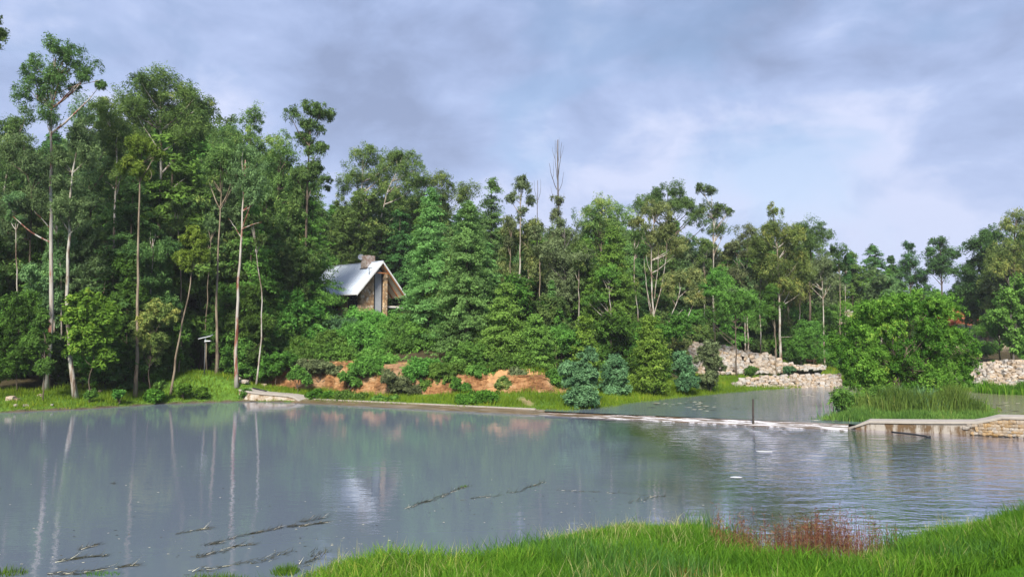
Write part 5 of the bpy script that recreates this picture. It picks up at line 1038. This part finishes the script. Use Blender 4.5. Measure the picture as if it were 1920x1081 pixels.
# emergent tufts in the corner of the pond, one thing each
for (cpx, cpy, rx, ry, n, lb) in ((12, 1075, .5, .25, 260, 'green grass tuft rising from the water in the near left corner'), (190, 1076, .5, .16, 170, 'dark flattened grass tuft at the end of the sunken litter'),
                                  (400, 1088, .75, .3, 500, 'low tuft with rusty tips at the lower edge of the pond'), (535, 1072, .32, .34, 520, 'squarish clump of upright grass standing clear of the bank'), (870, 912, .16, .07, 60, 'tiny bright green tuft at the end of a floating litter line')):
    o = patch('grass_tuft', cpx, cpy, 0, rx, ry, n, .12, .34 if n > 200 else .2, .014, .5, LM['grass'], rg, (.0, .8)); tag(o, lb, 'grass tuft'); o['kind'] = 'thing'
# dry reddish weeds standing in the little bay
def weeds():
    r = np.random.default_rng(31); V = []; T = []
    def stick(p, q, w, t):
        d = q - p; sd = np.cross(d, r.normal(size=3)); sd = sd / (np.linalg.norm(sd) + 1e-9) * w * .5; V.extend([p - sd, p + sd, q]); T.extend([t] * 3)
    cs = [P(1530,1052,0.02), P(1600,1040,0.02), P(1480,1060,.05), P(1420,1052,.05), P(1560,1040,.02), P(1395,1030,.1)]
    wts = [.36, .16, .18, .10, .14, .06]
    for i in range(1150):
        c = cs[int(r.choice(6, p=wts))]; a = r.uniform(0, 6.28); q = r.uniform() ** .6; x = c[0] + math.cos(a) * q * 1.05; y = c[1] + math.sin(a) * q * .8; z = max(H(x, y), 0) - .05
        h = r.uniform(.35, 1.45) * (1 - .3 * q); p = np.array((x, y, z)); t = p + np.array((r.normal(0, .07), r.normal(0, .07), h)); tn = r.choice([.05, .3, .6, .8, 1.05], p=[.28, .26, .18, .1, .18]); stick(p, t, .014, tn)
        for k in range(9):
            f = r.uniform(.35, 1); b = p + (t - p) * f; e = b + np.array((r.normal(0, .055), r.normal(0, .055), r.uniform(.02, .10))); stick(b, e, .014, np.clip(tn + r.normal(0, .15), 0, .95))
    o = link('dry_weeds', mesh_np('dry_weeds', np.array(V), 3, {'tone': np.array(T)}), LM['weed']); tag(o, kind='stuff')
weeds()
for (cpx, cpy, z, rx, ry, n) in ((1010, 1073, .5, .9, .5, 1500), (1290, 1063, .7, .7, .5, 1300), (640, 1080, .1, .5, .3, 500), (1200, 1070, .5, .6, .4, 500), (1380, 1075, .7, .5, .3, 400)):
    o = patch('rusty_fern', cpx, cpy, z, rx, ry, n, .1, .32, .02, .9, LM['rust'], rg, (.1, 1)); 
# far banks
X, Y = scatter(620000, -52, 48, 44, 112, rg); s = shore(X, Y); n1 = vnoise(X, Y, .5, 3); ycl = np.interp(X, CLX, CLY)
left = (X < -20) & (s < 7.5 + 1.2 * n1 + 2.0 * np.exp(-(((X - XY(400, 66)) / 6) ** 2)))
mid = (X >= -23) & (X < 5) & (Y < ycl - .15 + .5 * n1)
rt = (X >= 1) & (s < 17) & (Y < 112)
isl = (-sdf(ISL, X, Y) > .1)
path = np.exp(-(((X - XY(985, 60) - .4 * np.sin(Y)) / .45) ** 2 + ((Y - 60) / 2.4) ** 2) ** 2) > .4
k = (s > .02) & (left | mid | rt) & ~isl & ~path & (np.abs(X) < Y * .72 + 1) & (Y > 40) & (rg.uniform(0, 1, len(X)) < np.where(Y > 78, .55, .9))
for (px, Yc, rx, ry) in [(395, 72.3, 4.2, .9), (1520, 84, 4.5, .7), (1835, 112, 8, 6)]: k &= ~((((X - XY(px, Yc)) / rx) ** 2 + ((Y - Yc) / ry) ** 2) < 1)
X, Y, s = X[k], Y[k], s[k]; cl_ = vnoise(X, Y, .9, 30); hh = np.maximum(.12, (.34 + .26 * cl_)) * rg.uniform(.5, 1.4, len(X)) * (.4 + .6 * sst(0, 1.5, s)); tn = .5 + .30 * vnoise(X, Y, .33, 19) + .12 * cl_ + rg.normal(0, .14, len(X))
blades('bank_grass', X, Y, height(X, Y, s) - .03, hh, .055 * rg.uniform(.6, 1.5, len(X)), .4, rg, tn, LM['fargrass'], seg=1); print('far grass', len(X))
# leafy weeds in the grass of the far bank
def herb(cpx, cpy, Y, rx, rz, lb, leaf='bright', n=5):
    shrub(lb, Y, cpx, [(cpx, cpy, rx, rz), (cpx - rx * .5, cpy + rz * .4, rx * .7, rz * .7)], leaf, rc=.28, dens=.8, name='leafy_weed', cat='weed', min_s=.3, limbs=4, L=.2, m=16, tone=(.1, .6))
herb(462, 738, 64.6, 10, 10, 'leafy weed leaning over the left end of the concrete ramp', 'bush')
herb(290, 742, 60.5, 16, 12, 'dark leafy weed clump at the waterline below the grass mound'); herb(300, 722, 62, 8, 10, 'upright leafy weed on the crest of the grass bank', 'bush'); herb(345, 728, 63, 14, 8, 'leafy weed clump left of the lamp foot', 'bright')
herb(378, 735, 62.5, 12, 9, 'dark green weed patch in front of the lamp'); herb(172, 740, 61, 10, 5, 'small leafy weed by the foot of the leaning gum', 'bush'); herb(225, 738, 61, 10, 6, 'pale leafy weed among grass left of the mound', 'bush')
herb(1410, 695, 84, 12, 8, 'dark green weed patch on the grassy terrace', 'feather'); herb(1480, 692, 87, 12, 5, 'blue-green weed patch on the right of the terrace', 'wattle'); herb(1250, 745, 70, 8, 6, 'green weed clump on the shore before the cone-shaped gum', 'bush')
# reeds on the islet and beyond
def reeds(name, pts, n, h0, h1, w, mat, seed, spread, z0=.3, lean=.35):
    r = np.random.default_rng(seed); i = r.integers(0, len(pts), n); C = np.array([P(px, py, z0) for px, py in pts])
    X = C[i, 0] + r.normal(0, spread[0], n); Y = C[i, 1] + r.normal(0, spread[1], n); Z = np.maximum(height(X, Y), .2) - .05
    hh = r.uniform(h0, h1, n) * (.85 + .45 * np.clip(vnoise(X, Y, 1.6, seed), -1, 1)); blades(name, X, Y, Z, hh, w * r.uniform(.6, 1.4, n), lean, r, .4 + .25 * vnoise(X, Y, .9, seed + 1) + r.normal(0, .2, n), mat)
reeds('islet_reeds', [(1650,779),(1680,780),(1720,778),(1760,778),(1800,778)], 10000, .5, 2.0, .05, LM['reed'], 5, (.7, .5))
reeds('islet_grass', [(1590,784),(1620,786),(1650,787),(1700,788),(1750,788),(1800,788),(1835,785)], 12000, .25, .75, .04, LM['reed'], 6, (.8, .45))
reeds('broad_reeds', [(1640,775),(1665,775),(1700,777)], 3000, .7, 1.7, .09, LM['paler'], 8, (1.1, .6), lean=.6)
reeds('far_reeds', [(1870,735),(1900,737),(1940,738),(1990,738)], 6000, .6, 1.5, .06, LM['grass'], 9, (.9, .7))
X, Y = scatter(5000, XY(1560, 100), XY(1605, 100), 95, 104, rg); blades('pale_reeds', X, Y, height(X, Y), rg.uniform(1.2, 3.0, len(X)), .09 * np.ones(len(X)), .5, rg, rg.uniform(.2, 1, len(X)), LM['paler'])
# drowned litter lines
def litter(label, pts, n, spread, seed, up=0.15, lo=.0):
    n = int(n * .36); spread *= 1.0
    r = np.random.default_rng(seed); A = np.array([P(px, py, 0) for px, py in pts]); d = np.r_[0, np.cumsum(np.linalg.norm(np.diff(A, axis=0), axis=1))]
    V = []; T = []; c0 = A.mean(0)
    for i in range(n):
        s = r.uniform(0, d[-1]); x = np.interp(s, d, A[:, 0]); y = np.interp(s, d, A[:, 1]) + .13 * math.sin(s * 2.1 + seed) + .06 * math.sin(s * 5.3 + seed * 2); j = min(int(np.searchsorted(d, s)), len(A) - 1); j = max(j, 1); dr = (A[j] - A[j-1]) / (np.linalg.norm(A[j] - A[j-1]) + 1e-9)
        sp = spread * (.25 + 1.0 * abs(math.sin(s * 1.7 + seed))); x += r.normal(0, sp); y += r.normal(0, sp); a = math.atan2(dr[1], dr[0]) + r.normal(0, .45); ln = r.uniform(.08, .34); z = r.uniform(.004, .03)
        p = np.array((x - c0[0], y - c0[1], z)); q = p + np.array((math.cos(a) * ln, math.sin(a) * ln, r.uniform(-.01, .03) if r.uniform() > up else r.uniform(.06, .22))); w = np.array((-math.sin(a), math.cos(a), .5)) * r.uniform(.0025, .0075)
        V += [p - w, p + w, q]; T += [float(np.clip(r.normal(.12, .2), 0, .9)) if r.uniform() > .08 else 1.05] * 3
    o = link('floating_litter', mesh_np('floating_litter', np.array(V), 3, {'tone': np.array(T)}), LM['wet']); o.location = (c0[0], c0[1], .005); tag(o, label, 'floating litter')
litter('long line of drowned stems nearest the centre of the pond', [(758,957),(790,943),(830,930),(878,910)], 620, .055, 1)
litter('thin wavy line of stems right of the green-tipped one', [(862,938),(930,928),(975,922),(1000,910),(1022,903)], 380, .045, 2)
litter('faint straggle of stems trailing right across the pond', [(1030,918),(1090,920),(1150,925),(1245,930)], 170, .05, 3)
litter('longest dark raft of dead stems across the left part of the pond', [(385,1022),(430,1010),(480,1000),(530,990),(575,983),(612,978)], 800, .055, 4, .1)
litter('bristling tuft of dark blades at the end of the longest raft', [(560,977),(612,972)], 170, .05, 5, .8)
litter('short raft of stems above the longest raft', [(325,1002),(355,998),(392,992)], 150, .04, 6)
litter('loose stems drifting below the longest raft', [(360,1050),(410,1036),(440,1025),(480,1016)], 330, .07, 7, .1)
litter('dark raft of stems in the near left corner', [(100,1055),(150,1047),(205,1040)], 300, .045, 8, .15)
litter('small floating twigs above the corner raft', [(145,1032),(170,1025),(188,1019)], 130, .04, 9, .2)
litter('ragged raft of dead grass touching the near left tufts', [(90,1076),(150,1070),(215,1066),(255,1061)], 420, .06, 10, .2)
litter('scattered stems between the near left tufts and the squarish clump', [(360,1068),(440,1060),(500,1052),(540,1035)], 330, .09, 11, .1)
litter('broken stems in the shallows beside the squarish clump', [(560,1060),(590,1050),(605,1035)], 260, .12, 12, .3)
litter('thin dark stems standing out of the water right of centre', [(1180,945),(1215,935),(1245,928)], 120, .06, 13, .5)
litter('small dark twig alone far out on the left of the pond', [(200,908),(215,907)], 36, .03, 14)
def patch_flat(cx, cy, a, b, lb):
    c = P(cx, cy, .006); r = np.random.default_rng(int(cx)); n = 26; V = [(0, 0, 0.004)] + [(math.cos(t) * a * r.uniform(.8, 1.15), math.sin(t) * b * r.uniform(.8, 1.15), .002) for t in np.linspace(0, 6.283, n, endpoint=False)]
    mb = MB(); mb.add(V, [(0, 1 + i, 1 + (i + 1) % n) for i in range(n)]); o = mb.build('foam_patch', plain('foam', [(.4, (.40, .42, .42)), (.6, (.66, .66, .66))], 9, .7)); o.location = (c[0], c[1], .008); tag(o, lb, 'foam patch')
patch_flat(1434, 846, .42, .22, 'small pale foam patch on the calm water far out in the pond'); patch_flat(1380, 894, .26, .16, 'smaller pale foam patch nearer the reedy bank')


# flecks of foam and fallen leaves drifting on both ponds
def flecks(name, pts, n, z, seed, a0, a1):
    r = np.random.default_rng(seed); V = []; T = []
    for i in range(n):
        px, py, sx, sy = pts[int(r.integers(len(pts)))]; x, y = P(px + r.normal(0, sx), py + r.normal(0, sy), z); a = r.uniform(a0, a1); b = a * r.uniform(.25, .6)
        if float(shore(np.array([x]), np.array([y]))[0]) > -.15: continue
        V += [(x - a, y, z + .008), (x, y - b, z + .008), (x + a, y, z + .008), (x, y + b, z + .008)]; T += [r.choice([.15, .7, 1.05], p=[.35, .25, .4])] * 4
    tag(link(name, mesh_np(name, np.array(V), 4, {'tone': np.array(T)}), LM['wet']), kind='stuff')
flecks('foam_flecks', [(1240, 757, 16, 3), (1300, 754, 20, 3), (1320, 762, 22, 3), (1500, 738, 30, 3), (1570, 787, 22, 2), (1885, 760, 25, 5)], 170, .25, 91, .08, .38)
flecks('drifting_leaves', [(300, 900, 200, 60), (700, 960, 180, 40), (1000, 950, 160, 30), (1200, 960, 100, 20), (200, 1020, 120, 30), (640, 1020, 60, 18), (1100, 820, 300, 12)], 420, 0, 92, .012, .05)

# ------------------------------------------------------------------ thin damp air
def haze():
    mb = MB(); mb.box((-170, -40, -2.5), (190, 330, 62)); m, N, L, out = new_mat('damp_air'); v = N('ShaderNodeVolumePrincipled'); v.inputs['Color'].default_value = (.92, .95, 1, 1); v.inputs['Density'].default_value = .00028; v.inputs['Anisotropy'].default_value = .2
    L(v.outputs[0], out.inputs['Volume']); tag(mb.build('haze', m), kind='stuff')
haze()
